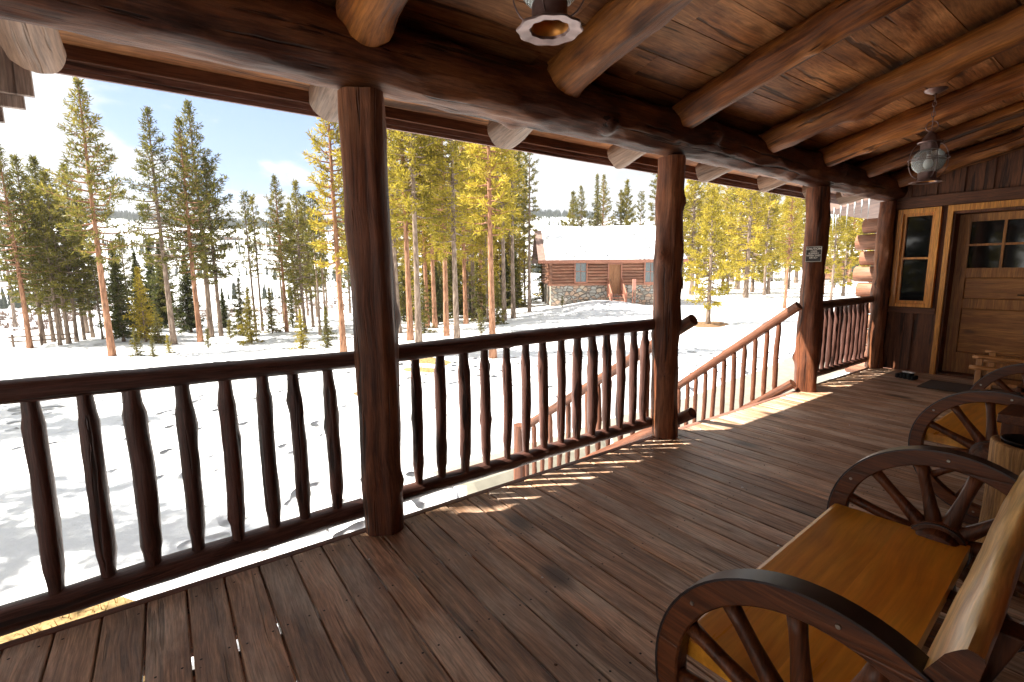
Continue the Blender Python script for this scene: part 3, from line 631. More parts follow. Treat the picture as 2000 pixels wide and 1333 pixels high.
# high-backed chair by the second bench
ch = thing('rustic_chair', 'dark high-backed chair at the right edge, only its brown back panel showing', 'chair', (-.50,5.35,.002))
SX=siding
m = MB(); m.box((-.20,-.02,.86),(.30,.03,1.235)); m.build('backrest', [wood('chair_back', (.05,.020,.012), (.10,.042,.024), 'Z', 22, .5, .3)], ch, bevel=.018)
m = MB(); m.box((-.2,.0,.42),(.25,.45,.46)); m.build('seat', [wheel_wood('X')], ch, bevel=.004)
for x,y,h in ((.20,.0,.86),(-.19,.42,.42),(.21,.42,.42)):
    m = MB(); m.box((x-.02,y,0),(x+.02,y+.03,h)); m.build('leg', [wheel_wood()], ch)
m = MB(); m.box((-.17,.0,.0),(-.13,.03,.86)); m.build('leg', [wheel_wood()], ch)

# small rack of peeled poles by the door
rk = thing('log_rack', 'low rustic rack of peeled dowels and uprights standing by the cabin door', 'rack', (-.93,6.15,.002))
POLE = wood('pole_wood', (.24,.09,.025), (.44,.20,.06), 'Z', 26, .45, .3); tipm = plain('pole_tip', (.75,.52,.34), .6)
for i,(xx,zz,yy,r_) in enumerate(((-.165,.565,-.10,.017),(-.115,.605,.08,.013),(-.17,.475,-.16,.019),(-.125,.52,.04,.014))):
    M, L_ = aim((xx,yy,zz),(xx+.75,yy+.02,zz+.01)); mb = log_mb(L_, r_, seed=300+i, sides=12, ring=.06, rough=.02); mb.build('pole', [POLE, tipm], rk, smooth=True, M=M, recalc=False)
for xx,yy,h in ((-.11,-.12,.56),(.36,-.12,.56),(-.06,.07,.60),(.38,.07,.60)):
    m = MB(); m.box((xx-.022,yy-.018,0),(xx+.022,yy+.018,h)); m.build('upright', [POLE], rk, bevel=.005)
for zz in (.10,.33):
    m = MB(); m.box((-.10,-.14,zz),(.40,.09,zz+.025)); m.build('shelf', [POLE], rk)

# door mat and boot brush
mt = MB(); mt.box((-.40,-.27,.002),(.40,.27,.014)); o = mt.build('door_mat', [plain('mat_rubber', (.075,.055,.045), .95, noise_amt=.4, nscale=120, bump=.8)], bevel=.004); o.location = (-1.33,7.35,.002)
tag(o, 'flat grey-brown door mat on the deck in front of the cabin door', 'mat')
bb = thing('boot_brush', 'small black boot brush with a snowy top on the deck by the door', 'boot brush', (-1.95,7.52,.002), R(-12))
m = MB()
for k in range(5): m.box((-.105+.043*k,-.055,0),(-.105+.043*k+.038,.055,.055+.02*(k in (1,2,3))))
m.build('bristles', [plain('brush_black', (.010,.010,.012), .8, noise_amt=.3, nscale=90, bump=1)], bb, bevel=.012)
m = MB(); m.box((-.05,-.02,.0755),(.075,.045,.088)); m.build('snow_cap', [plain('snow_bit', (.75,.77,.8), .7)], bb, bevel=.012)

# crumbs of snow, bark and grit lying on the boards
rnd = random.Random(77); m = MB()
for k in range(60):
    x, y = rnd.uniform(-2.4,-.8), rnd.uniform(-.3,6.5); s_ = rnd.uniform(.003,.008)*(1.5 if k < 5 else 1)
    P_ = [(x+s_*math.cos(a*1.05)*rnd.uniform(.6,1.2), y+s_*math.sin(a*1.05)*rnd.uniform(.6,1.2), .004) for a in range(6)]
    mi = 0 if rnd.random() < .25 else 1
    m.add(P_+[(x,y,.004+s_*.7)], [(a,(a+1)%6,6) for a in range(6)], mi)
tag(m.build('floor_crumbs', [plain('snow_bit', (.75,.77,.8), .7), plain('bark_bit', (.10,.05,.03), .9)]), 'scattered crumbs of snow and bark on the deck boards', None, None, 'stuff')
# ================================================================== LAND
def ss(a, b, x):
    t = min(1, max(0, (x-a)/(b-a))); return t*t*(3-2*t)
def ground0(x, y):
    r = math.hypot(x, y)
    left = 1-ss(2, 22, y+.35*(x+20))
    z = -1.3+.22*ss(10, 30, y)*(1-left)
    z -= .45*ss(13, 24, -x)*left
    z -= 7.0*ss(36, 95, r)*(1-ss(8, 40, y-.3*(-x-25)))
    z += 1.5*ss(60, 140, r)*(1-left)
    z += 74*ss(230, 760, r)
    return z
def ground(x, y):
    z = ground0(x, y); r = math.hypot(x, y)
    d = ss(3.5, 9, r)
    z += d*.10*noise.noise(Vector((x*.16, y*.16, 1)))+.035*noise.noise(Vector((x*.8, y*.8, 5)))*ss(2.5, 5, r)*(1-ss(40, 90, r))
    if r > 90: z += 5*ss(90, 400, r)*noise.noise(Vector((x*.006, y*.006, 9)))+9*ss(300, 700, r)*noise.noise(Vector((x*.0022, y*.0022, 3)))
    # cleared walkway
    wx = -5.45-.13*max(0, y-9)
    k = (1-ss(.80, .98, abs(x-wx)))*ss(2.6, 3.0, y)*(1-ss(26, 30, y)); z -= .20*k
    if x > wx and y > 2.6: z -= .12*ss(.0, .5, x-wx)*(1-ss(26, 30, y))
    if 2.9 < y < 6.2 and x > wx: z -= .12
    # snow thrown up in front of the cabin door, and berm by the left stand
    cx, cy = x+22.3, y-23.4; z += .55*math.exp(-((cx*.57+cy*.82)/2.6)**2-((cx*.82-cy*.57)/1.8)**2)
    z += .12*math.exp(-((x+17)/3.5)**2)*(1-ss(6, 12, y))
    return z
def snow_mat():
    m, N, L, P = newmat('snow'); P.inputs['Roughness'].default_value = .55; P.inputs['Specular IOR Level'].default_value = .3
    tc = N.new('ShaderNodeTexCoord')
    a = N.new('ShaderNodeTexNoise'); a.inputs['Scale'].default_value = .9; a.inputs['Detail'].default_value = 8; a.inputs['Roughness'].default_value = .55; L.new(tc.outputs['Object'], a.inputs['Vector'])
    v = N.new('ShaderNodeTexVoronoi'); v.inputs['Scale'].default_value = 2.3; v.feature = 'SMOOTH_F1'; L.new(tc.outputs['Object'], v.inputs['Vector'])
    n3 = N.new('ShaderNodeTexNoise'); n3.inputs['Scale'].default_value = .25; n3.inputs['Detail'].default_value = 2; L.new(tc.outputs['Object'], n3.inputs['Vector'])
    k = N.new('ShaderNodeMapRange'); k.inputs['From Min'].default_value = .46; k.inputs['From Max'].default_value = .56; L.new(n3.outputs['Fac'], k.inputs['Value'])
    mv = N.new('ShaderNodeMapRange'); mv.inputs['From Min'].default_value = .05; mv.inputs['From Max'].default_value = .28; mv.inputs['To Min'].default_value = -1.9; mv.inputs['To Max'].default_value = 0; L.new(v.outputs['Distance'], mv.inputs['Value'])
    mu = N.new('ShaderNodeMath'); mu.operation = 'MULTIPLY'; L.new(k.outputs[0], mu.inputs[0]); L.new(mv.outputs[0], mu.inputs[1])
    ad = N.new('ShaderNodeMath'); ad.operation = 'ADD'; L.new(a.outputs['Fac'], ad.inputs[0]); L.new(mu.outputs[0], ad.inputs[1])
    b = N.new('ShaderNodeBump'); b.inputs['Strength'].default_value = 1.0; b.inputs['Distance'].default_value = .26; L.new(ad.outputs[0], b.inputs['Height']); L.new(b.outputs[0], P.inputs['Normal'])
    c = N.new('ShaderNodeValToRGB'); c.color_ramp.elements[0].position = .3; c.color_ramp.elements[0].color = (.70,.73,.78,1); c.color_ramp.elements[1].position = .6; c.color_ramp.elements[1].color = (.80,.82,.85,1); L.new(a.outputs['Fac'], c.inputs[0]); L.new(c.outputs[0], P.inputs['Base Color'])
    return m
SNOW = snow_mat()
def terrain():
    th = []; a = -20.0
    while a < 340: th.append(a); a += .9 if a < 82 else 4.3
    rs = [0.0]; r = 1.2
    while r < 1290: rs.append(r); r *= 1.033 if r < 60 else 1.042
    v = [(0,0,ground(0,0))]; f = []; n = len(th)
    for r in rs[1:]:
        for a in th:
            x, y = -r*math.cos(R(a)), r*math.sin(R(a)); z = ground(x, y)
            if r > 850: z += 95*ss(880, 1180, r)*ss(-8.2, -10.6, a if a < 180 else a-360)*(1-ss(1200,1290,r)*.2)
            v.append((x, y, z))
    f += [(0, 1+(j+1)%n, 1+j) for j in range(n)]
    for i in range(len(rs)-2):
        b = 1+i*n; f += [(b+j, b+(j+1)%n, b+n+(j+1)%n, b+n+j) for j in range(n)]
    mb = MB(); mb.add(v, f); o = mb.build('snow_ground', [SNOW], smooth=True, recalc=False); tag(o, kind='structure')
    me = o.data
    if me.polygons[100].normal.z < 0: me.flip_normals()
terrain()
# walkway
m = MB(); ys = [3.0+.25*i for i in range(100)]; v = []; nc = 9
for y in ys:
    wx = -5.45-.13*max(0, y-9); xb = wx+1.25 if 3.2 < y < 6.0 else wx+.86
    for c_ in range(nc):
        x = wx-.80+(xb-wx+.80)*c_/(nc-1); v.append((x, y, ground(x,y)+.022))
m.add(v, [(nc*i+c_,nc*i+c_+1,nc*i+nc+c_+1,nc*i+nc+c_) for i in range(len(ys)-1) for c_ in range(nc-1)])
o = m.build('walkway', [plain('walkway_concrete', (.21,.20,.165), .85, noise_amt=.12, nscale=6, bump=.3)], recalc=False); tag(o, kind='structure')

def bare(name, cx, cy, rx, ry, mat, seed, rz=0):
    n = 40; rings = 5; v = []; f = []
    for i in range(rings+1):
        for j in range(n):
            a = 2*math.pi*j/n; q = i/rings*(1+.28*noise.noise(Vector((math.cos(a)*1.7+seed, math.sin(a)*1.7, 0)))+.12*noise.noise(Vector((math.cos(a)*5+seed, math.sin(a)*5, 0))))
            lx, ly = rx*q*math.cos(a), ry*q*math.sin(a); x = cx+lx*math.cos(rz)-ly*math.sin(rz); y = cy+lx*math.sin(rz)+ly*math.cos(rz)
            v.append((x, y, ground(x, y)+.02+.02*(1-i/rings)-(.05 if i == rings else 0)))
    for i in range(rings): f += [(i*n+j, i*n+(j+1)%n, (i+1)*n+(j+1)%n, (i+1)*n+j) for j in range(n)]
    mb = MB(); mb.add(v, f); return tag(mb.build(name, [mat], smooth=True, recalc=False), kind='structure')
DIRT = plain('duff', (.17,.095,.045), .95, noise_amt=.5, nscale=14, bump=.8); DRY = plain('dry_grass', (.26,.17,.07), .95, noise_amt=.4, nscale=20, bump=.8)
bare('bare_ground', -13.1, 6.3, .9, .45, DRY, 1, .4); bare('bare_ground', -12.0, 5.6, .6, .3, DRY, 7, .9); bare('bare_ground', -10.2, 3.6, .7, .4, DIRT, 2); bare('bare_ground', -13.0, 20.7, 1.0, 1.6, DIRT, 3, .5)
bare('bare_ground', -4.05, -1.15, 1.15, 1.1, DRY, 4)
# dry grass tufts on the bare patches
gm = MB(); rnd = random.Random(9)
for cx, cy, rx, ry, nn in ((-13.1,6.3,.85,.42,500),(-12.0,5.6,.55,.28,300),(-4.05,-1.15,1.05,1.0,1600)):
    for k in range(nn):
        a = rnd.uniform(0,6.28); q = math.sqrt(rnd.random()); x = cx+rx*q*math.cos(a); y = cy+ry*q*math.sin(a); z = ground(x,y); h = rnd.uniform(.03,.12); b_ = rnd.uniform(0,6.28)
        gm.add([(x-.006*math.cos(b_),y-.006*math.sin(b_),z),(x+.006*math.cos(b_),y+.006*math.sin(b_),z),(x+rnd.uniform(-.06,.06),y+rnd.uniform(-.06,.06),z+h)], [(0,1,2)])
tag(gm.build('dry_grass', [plain('grass_blade', (.42,.31,.12), .9, noise_amt=.3, nscale=9)], recalc=False), 'dry yellow grass showing where the snow has melted', kind='stuff')

# ------------------------------------------------------------------ foliage
def leafmat(name, c1, c2, c3):
    m, N, L, P = newmat(name); out = [n for n in N if n.type == 'OUTPUT_MATERIAL'][0]
    ge = N.new('ShaderNodeNewGeometry'); tc = N.new('ShaderNodeTexCoord'); oi = N.new('ShaderNodeObjectInfo')
    nz = N.new('ShaderNodeTexNoise'); nz.inputs['Scale'].default_value = .9; nz.inputs['Detail'].default_value = 3; L.new(tc.outputs['Object'], nz.inputs['Vector'])
    a = N.new('ShaderNodeMath'); a.operation = 'MULTIPLY_ADD'; a.inputs[1].default_value = .55; L.new(ge.outputs['Random Per Island'], a.inputs[0])
    b = N.new('ShaderNodeMath'); b.operation = 'MULTIPLY_ADD'; b.inputs[1].default_value = 1.1; b.inputs[2].default_value = -.38; L.new(nz.outputs['Fac'], b.inputs[0]); L.new(b.outputs[0], a.inputs[2])
    o2 = N.new('ShaderNodeMath'); o2.operation = 'MULTIPLY_ADD'; o2.inputs[1].default_value = .3; L.new(oi.outputs['Random'], o2.inputs[0]); L.new(a.outputs[0], o2.inputs[2])
    cr = N.new('ShaderNodeValToRGB'); e = cr.color_ramp.elements; e[0].position = .1; e[0].color = (*c1,1); e[1].position = 1.0; e[1].color = (*c3,1); e.new(.5).color = (*c2,1)
    L.new(o2.outputs[0], cr.inputs[0]); L.new(cr.outputs[0], P.inputs['Base Color']); P.inputs['Roughness'].default_value = .55; P.inputs['Specular IOR Level'].default_value = .25
    t = N.new('ShaderNodeBsdfTranslucent'); L.new(cr.outputs[0], t.inputs[0]); mx = N.new('ShaderNodeMixShader'); mx.inputs[0].default_value = .5
    L.new(P.outputs[0], mx.inputs[1]); L.new(t.outputs[0], mx.inputs[2]); L.new(mx.outputs[0], out.inputs[0]); return m
PINE = leafmat('pine_needles', (.10,.092,.012), (.30,.245,.028), (.56,.43,.06))
PINE_D = leafmat('pine_needles_dark', (.035,.038,.010), (.115,.112,.020), (.26,.215,.040))
SPRUCE = leafmat('spruce_needles', (.022,.030,.011), (.062,.075,.020), (.14,.135,.035))
def barkmat(name, c1, c2, c3):
    m, N, L, P = newmat(name); tc = N.new('ShaderNodeTexCoord'); mp = N.new('ShaderNodeMapping'); mp.inputs['Scale'].default_value = (9,9,2.2); L.new(tc.outputs['Object'], mp.inputs[0])
    n = N.new('ShaderNodeTexNoise'); n.inputs['Scale'].default_value = 1.6; n.inputs['Detail'].default_value = 6; L.new(mp.outputs[0], n.inputs['Vector'])
    cr = N.new('ShaderNodeValToRGB'); e = cr.color_ramp.elements; e[0].position = .33; e[0].color = (*c1,1); e[1].position = .68; e[1].color = (*c3,1); e.new(.5).color = (*c2,1); L.new(n.outputs['Fac'], cr.inputs[0]); L.new(cr.outputs[0], P.inputs['Base Color'])
    P.inputs['Roughness'].default_value = .9; b = N.new('ShaderNodeBump'); b.inputs['Strength'].default_value = .8; b.inputs['Distance'].default_value = .03; L.new(n.outputs['Fac'], b.inputs['Height']); L.new(b.outputs[0], P.inputs['Normal']); return m
BARK_O = barkmat('bark_orange', (.13,.06,.035), (.27,.13,.07), (.38,.205,.125)); BARK_G = barkmat('bark_grey', (.09,.06,.045), (.19,.135,.10), (.30,.23,.18))

def make_tree(seed, h, c0, rad, nb, style, bark, leaf, tuft=.20, tufts=10, nn=9, r0=.13, lean=.0, nw=.020):
    rnd = random.Random(seed); rng = np.random.default_rng(seed)
    tm = MB(); k = 14; bx = [rnd.uniform(-1,1)*.10 for _ in range(4)]
    def axis(t): return Vector((lean*h*t+ .012*h*(bx[0]*math.sin(2.2*t)+bx[1]*math.sin(5*t))*4, .012*h*(bx[2]*math.sin(2.6*t)+bx[3]*math.sin(4.4*t))*4, h*t))
    rt = lambda t: r0*(1-t)**.8*(1+.35*math.exp(-t*28))+.008
    tm.tube([axis(i/k)-(Vector((0,0,.25)) if i == 0 else Vector()) for i in range(k+1)], [rt(i/k) for i in range(k+1)], 9)
    C = []; D = []; S = []
    def prof(u):
        if style == 'pine': return (.55+.75*math.sin(math.pi*min(1,.12+u*.95)))*(1-u)**.35*.95
        if style == 'tall': return (.45+.6*math.sin(math.pi*(.15+.8*u)))*(1-u*.55)
        if style == 'spruce': return (1-u)**.85*1.05+.03
        if style == 'thin': return .5+.4*math.sin(math.pi*u)*(1-u*.5)
        return 1-u*.8
    for i in range(nb):
        u = (i+rnd.random())/nb; 
        if style != 'spruce' and style != 'young': u = u**.85
        t = c0+(1-c0)*u*.985; base = axis(t); az = i*2.399+rnd.uniform(-.5,.5)
        L_ = rad*prof(u)*rnd.uniform(.55,1.2)
        if style in ('pine','tall') and rnd.random() < .12: L_ *= 1.25
        if style == 'spruce': el = R(-12+38*u*u)+rnd.uniform(-.1,.1)
        elif style == 'young': el = R(15+40*u)
        else: el = R(-14+60*u**1.6)+rnd.uniform(-.22,.22)
        d = Vector((math.cos(az)*math.cos(el), math.sin(az)*math.cos(el), math.sin(el))); side = Vector((-math.sin(az), math.cos(az), 0))
        curl = (.28 if style != 'spruce' else .10)*L_
        pt = lambda s: base+d*L_*s+Vector((0,0,curl*(s*s-.35*s)))+side*(.10*L_*math.sin(3*s+az))
        tm.tube([pt(s) for s in (0,.35,.7,1)], [min(.035,rt(t)*.5)*(1-.8*s)+.003 for s in (0,.35,.7,1)], 4, 1 if 0 else 0, caps=False)
        nt = max(2, int(tufts*L_/rad+.5)); s0 = .42 if style in ('pine','tall','thin') else .08
        for j in range(nt):
            s = s0+(1-s0)*(j+rnd.random()*.8)/nt; s = min(1, s); off = rnd.uniform(-1,1)*(.26 if style != 'spruce' else .20)*L_*(1.15-s*.75)
            p = pt(s)+side*off+Vector((0,0,rnd.uniform(-.04,.08)*L_))
            dd = (d*.7+side*(.9 if off > 0 else -.9)*min(1,abs(off)/(.12*L_+.001))*.6+Vector((0,0,.55 if style != 'spruce' else -.05))).normalized()
            C.append(p); D.append(dd); S.append(rnd.uniform(.75,1.2)*(1 if style != 'spruce' else .85))
    top = axis(.99)
    for j in range(6): C.append(top-Vector((0,0,.12*j*tuft*5*.3))); D.append(Vector((rnd.uniform(-.3,.3),rnd.uniform(-.3,.3),1)).normalized()); S.append(.8)
    C = np.array([tuple(c) for c in C]); D = np.array([tuple(d) for d in D]); S = np.array(S)
    T = len(C); r = rng.normal(size=(T,nn,3)); r /= np.linalg.norm(r,axis=2,keepdims=True)
    dirs = D[:,None,:]*.75+r*.9; dirs /= np.linalg.norm(dirs,axis=2,keepdims=True)
    ln = tuft*S[:,None]*rng.uniform(.7,1.15,size=(T,nn)); st = C[:,None,:]-D[:,None,:]*tuft*.4+rng.normal(size=(T,nn,3))*tuft*.22
    tip = st+dirs*ln[...,None]; wv = np.cross(dirs, rng.normal(size=(T,nn,3))); wv /= np.linalg.norm(wv,axis=2,keepdims=True); wv *= nw
    mid = st+dirs*ln[...,None]*.45
    V = np.stack([st, mid+wv, tip, mid-wv], axis=2).reshape(-1,3)
    nq = T*nn; me = bpy.data.meshes.new('crown'); me.vertices.add(nq*4); me.vertices.foreach_set('co', V.astype(np.float32).ravel())
    me.loops.add(nq*4); me.loops.foreach_set('vertex_index', np.arange(nq*4, dtype=np.int32)); me.polygons.add(nq); me.polygons.foreach_set('loop_start', np.arange(0,nq*4,4,dtype=np.int32)); me.polygons.foreach_set('loop_total', np.full(nq,4,dtype=np.int32))
    me.materials.append(leaf); me.update(); me.validate()
    tme = bpy.data.meshes.new('trunk'); tme.from_pydata(tm.v, [], tm.f); tme.materials.append(bark); tme.polygons.foreach_set('use_smooth', [True]*len(tme.polygons)); tme.update()
    return h, tme, me
KINDS = {}
def kinds():
    for s in range(4): KINDS.setdefault('A',[]).append(make_tree(10+s, 10.5, .36-.03*s, 1.15, 95, 'pine', BARK_O if s%2 == 0 else BARK_G, PINE_D, .20, 11, 8, .115))
    for s in range(3): KINDS.setdefault('B',[]).append(make_tree(20+s, 8, .20+.05*s, 1.05, 85, 'pine', BARK_G, PINE_D, .19, 11, 8, .085))
    for s in range(4): KINDS.setdefault('C',[]).append(make_tree(30+s, 11.5, .30+.04*s, 1.25, 105, 'tall', BARK_G if s in (1,3) else BARK_O, PINE, .22, 11, 9, .12, nw=.022))
    for s in range(3): KINDS.setdefault('H',[]).append(make_tree(110+s, 11, .08+.05*s, 1.05, 100, 'tall', BARK_G, PINE, .22, 9, 8, .07, nw=.023))
    for s in range(2): KINDS.setdefault('D',[]).append(make_tree(40+s, 8, .40, .62, 50, 'thin', BARK_G, PINE_D, .15, 9, 7, .07))
    for s in range(2): KINDS.setdefault('E',[]).append(make_tree(50+s, 11, .40, .85, 60, 'thin', BARK_G, PINE_D, .18, 12, 8, .12))
    for s in range(3): KINDS.setdefault('F',[]).append(make_tree(60+s, 8, .13, 1.35, 85, 'pine', BARK_G, PINE, .22, 13, 9, .14, nw=.024))
    for s in range(2): KINDS.setdefault('S',[]).append(make_tree(70+s, 5, .05, .95, 150, 'spruce', BARK_G, SPRUCE, .15, 20, 9, .07))
    for s in range(3): KINDS.setdefault('T',[]).append(make_tree(80+s, 3, .04, .75, 60, 'spruce', BARK_G, PINE_D if s else PINE, .14, 13, 9, .035, nw=.016))
    KINDS['U'] = [make_tree(90, 1, .08, .32, 26, 'young', BARK_G, PINE_D, .10, 6, 8, .014, nw=.010)]
    for s in range(2): KINDS.setdefault('G',[]).append(make_tree(95+s, 12, .22, 1.5, 90, 'spruce' if s else 'pine', BARK_G, PINE_D, .26, 16, 8, .14, nw=.03))
kinds()
rt_ = random.Random(1234); cnt = {}
def tree(kind, x, y, h, label, group=None, name=None, cat='tree', sx=1.0, vi=None):
    K = KINDS[kind]; i = cnt.get(kind, 0) if vi is None else vi; cnt[kind] = i+1; h0, tm, cm = K[i % len(K)]
    nm = name or {'S':'spruce_tree','T':'young_conifer','U':'sapling'}.get(kind,'pine_tree')
    e = thing(nm, label, cat, (x, y, ground(x, y)-.03), rt_.uniform(0, 6.28), group); s = h/h0; e.scale = (s*sx, s*sx, s)
    for n_, me in (('trunk', tm), ('crown', cm)):
        o = bpy.data.objects.new(n_, me); COL.objects.link(o); o.parent = e
    return e
TREES = [
    ('A',-24.11,-1.79,10.18,'tall pine with a bare orange lower trunk leaning left, largest of the left stand'),
    ('A',-26.60,0.22,10.26,'tall sparse pine with a leaning reddish trunk, right of the orange-trunked one'),
    ('A',-26.94,1.26,10.10,'tall sparse pine with a grey trunk, left one of the close pair'),
    ('A',-28.85,1.82,11.48,'tall sparse grey-trunked pine, right one of the close pair'),
    ('B',-30.80,-4.69,8.47,'pine at the left end of the dark stand, foliage down the left picture edge'),
    ('B',-31.46,-4.43,7.29,'pine with a thin dark trunk, second from the left end of the stand'),
    ('B',-30.01,-3.72,7.80,'bushy pine rising right behind the little rail fence'),
    ('B',-30.72,-3.52,7.04,'shorter pine between the bushy pine and the orange trunk'),
    ('B',-31.45,-3.31,5.98,'low pine near the middle of the left stand'),
    ('B',-32.16,-3.05,7.03,'pine just left of the leaning orange trunk'),
    ('B',-134.90,-24.23,27.41,'far pine beyond the left stand at the picture edge'),
    ('B',-29.61,-3.97,6.31,'pine with thin dark trunk just right of the fence'),
    ('S',-29.23,-1.69,4.67,'dense dark spruce right behind the leaning orange trunk'),
    ('S',-35.43,0.01,5.10,'dark spruce in the gap between the reddish trunk and the grey pair'),
    ('B',-28.98,2.28,9.00,'bushy dark pine just right of the grey-trunked pair'),
    ('T',-28.45,-0.83,3.53,'young conifer right of the dark spruce'),
    ('T',-27.26,-0.34,1.69,'small conifer at the foot of the dark spruce'),
    ('T',-23.48,-1.01,1.14,'low bushy fir closest on the snow, beside the orange trunk'),
    ('T',-23.75,-0.00,0.83,'low fir right of the low bushy one'),
    ('T',-22.83,-0.49,0.85,'low fir in front of the low bushy pair'),
    ('U',-24.26,1.39,0.88,'thin bare sapling in the snow at the foot of the grey pair'),
    ('U',-27.09,2.50,1.00,'small sapling right of the grey pair'),
    ('S',-32.97,2.84,2.40,'small dark spruce behind the sapling right of the grey pair'),
    ('T',-28.23,3.19,3.01,'green young conifer left of the thin dead-looking pines'),
    ('T',-24.40,3.07,2.57,'young conifer nearest the thin dead-looking pines'),
    ('D',-29.49,3.97,7.46,'thin nearly bare pine, left of two'),
    ('D',-30.00,4.37,7.35,'thin nearly bare pine, right of two'),
    ('T',-28.36,4.59,2.45,'young conifer at the foot of the thin nearly bare pines'),
    ('A',-28.34,5.30,8.24,'pine with a flat tufted top between the bare pines and the slim pair'),
    ('T',-30.27,6.00,2.38,'young yellow-green conifer under the flat-topped pine'),
    ('B',-27.16,6.00,7.87,'pine with dense low foliage left of the slim pair'),
    ('B',-29.40,6.93,7.47,'pine behind the one with dense low foliage'),
    ('D',-25.45,6.30,7.03,'slim pale-trunked pine, left of a pair near the post'),
    ('D',-25.19,6.53,6.65,'slim pale-trunked pine, right of a pair near the post'),
    ('T',-18.87,4.03,1.52,'small fir standing in snow left of the nearest post, left of two'),
    ('T',-18.23,4.76,1.56,'small fir standing in snow left of the nearest post, right of two'),
    ('C',-15.79,4.61,9.00,'big dense yellow pine filling the sky left of the nearest post'),
    ('C',-14.96,5.38,9.00,'big yellow pine hidden behind the nearest post'),
    ('C',-18.54,8.15,11.54,'big pine with orange trunk, left of the doubled trunks right of the nearest post'),
    ('C',-17.47,8.02,11.42,'big pine with orange trunk, right of the doubled trunks right of the nearest post'),
    ('C',-19.48,10.32,11.62,'pine with a brown trunk, left of the pale one in the middle stand'),
    ('C',-17.21,9.60,10.99,'pine with a pale leaning trunk in the middle stand'),
    ('C',-12.47,8.22,9.88,'thickest orange trunk, closest pine of the middle stand, cut by the middle railing'),
    ('C',-22.35,15.53,12.15,'orange-trunked pine just right of the thickest trunk'),
    ('E',-22.94,16.60,11.96,'slim grey pine second left of the cabin'),
    ('E',-24.54,19.02,10.38,'slim grey pine nearest the cabin, standing alone against the sky'),
    ('C',-23.46,13.68,11.71,'pine between the pale trunk and the thickest trunk, left of three'),
    ('C',-24.59,14.87,12.73,'pine between the pale trunk and the thickest trunk, middle of three'),
    ('C',-25.89,16.15,12.73,'pine between the pale trunk and the thickest trunk, right of three'),
    ('C',-31.28,19.85,13.71,'pine behind the thickest orange trunk'),
    ('C',-23.30,11.68,11.85,'pine just left of the brown trunk in the middle stand'),
    ('C',-22.97,9.51,12.08,'pine immediately right of the nearest post'),
    ('C',-23.75,11.45,11.47,'pine right of the doubled orange trunks'),
    ('U',-17.96,11.23,1.13,'knee-high sapling left of the thickest orange trunk'),
    ('T',-27.13,14.89,4.48,'young conifer below the thickest trunk, in the middle stand'),
    ('T',-28.44,21.01,2.96,'young conifer left of the slim grey pine by the cabin'),
    ('T',-31.16,16.07,3.98,'young conifer below the pale trunk'),
    ('T',-30.74,25.21,4.93,'young conifer beside the left corner of the cabin'),
    ('U',-23.54,20.93,0.73,'small sapling in front of the cabin stone base'),
    ('F',-13.05,20.75,6.25,'full green pine on a bare brown patch, seen between the steps posts'),
    ('C',-33.02,60.38,14.56,'distant orange trunk in the gap over the steps'),
    ('C',-14.43,31.10,8.59,'orange-trunked pine just left of the post with the sign'),
    ('F',-23.48,47.16,9.27,'green pine behind the orange one left of the sign post'),
    ('F',-26.17,44.64,8.47,'green pine behind the full one over the steps'),
    ('C',-15.10,39.44,8.62,'big orange trunk seen over the farthest railing'),
    ('C',-26.87,67.68,10.02,'thin orange trunk left of the big one over the farthest railing'),
    ('F',-17.08,46.98,6.79,'green pine near the stacked log ends'),
    ('F',-20.66,49.65,8.20,'green pine behind the sign post'),
    ('F',-35.33,53.37,10.68,'green pine close to the right side of the sunlit post'),
]
for k_, x_, y_, h_, l_ in TREES: tree(k_, x_, y_, h_, l_)

rb = random.Random(4321)
def fill(n, a0, a1, r0, r1, kinds_, hf, label, group, name=None, sx=1):
    for k in range(n):
        a = R(a0+(a1-a0)*(k+rb.random())/n); r = rb.uniform(r0, r1); tree(rb.choice(kinds_), -r*math.cos(a), r*math.sin(a), hf(r)*rb.uniform(.82,1.12), label, group, name, sx=sx)
fill(4, -13, -4.5, 29, 36, 'AB', lambda r: .27*r, 'slender pine crowded into the dark stand at the left edge, behind its front row', 'pines deep in the left stand')
fill(6, -5, 3, 31, 42, 'BS', lambda r: .15*r, 'dark conifer low behind the tall sparse pines on the left', 'low conifers behind the left pines')
fill(12, 10, 21, 29, 44, 'ABD', lambda r: .20*r, 'slim pine in the thin row left of the nearest post', 'slim pines left of the nearest post')
fill(26, 20.5, 37.5, 27, 50, 'HHHFH', lambda r: .30*r+1, 'yellow-green pine deep in the stand left of the snow-roofed cabin', 'pines deep in the middle stand')
fill(26, 20, 36.5, 24, 46, 'TTST', lambda r: .12*r, 'low young conifer among the trunks of the middle stand', 'undergrowth of the middle stand', 'young_conifer')
fill(9, 42.3, 53.5, 50, 56, 'GEA', lambda r: .235*r, 'pine rising behind the snow-covered cabin roof', 'pines behind the cabin')
fill(6, 40.0, 44, 46, 56, 'TF', lambda r: .12*r, 'low conifer at the left end of the snow-roofed cabin', 'low conifers by the cabin', 'young_conifer')
fill(26, 54.5, 73, 44, 105, 'FHCF', lambda r: .17*r+3, 'yellow-green pine in the far wood beyond the porch steps', 'pines of the far wood on the right')
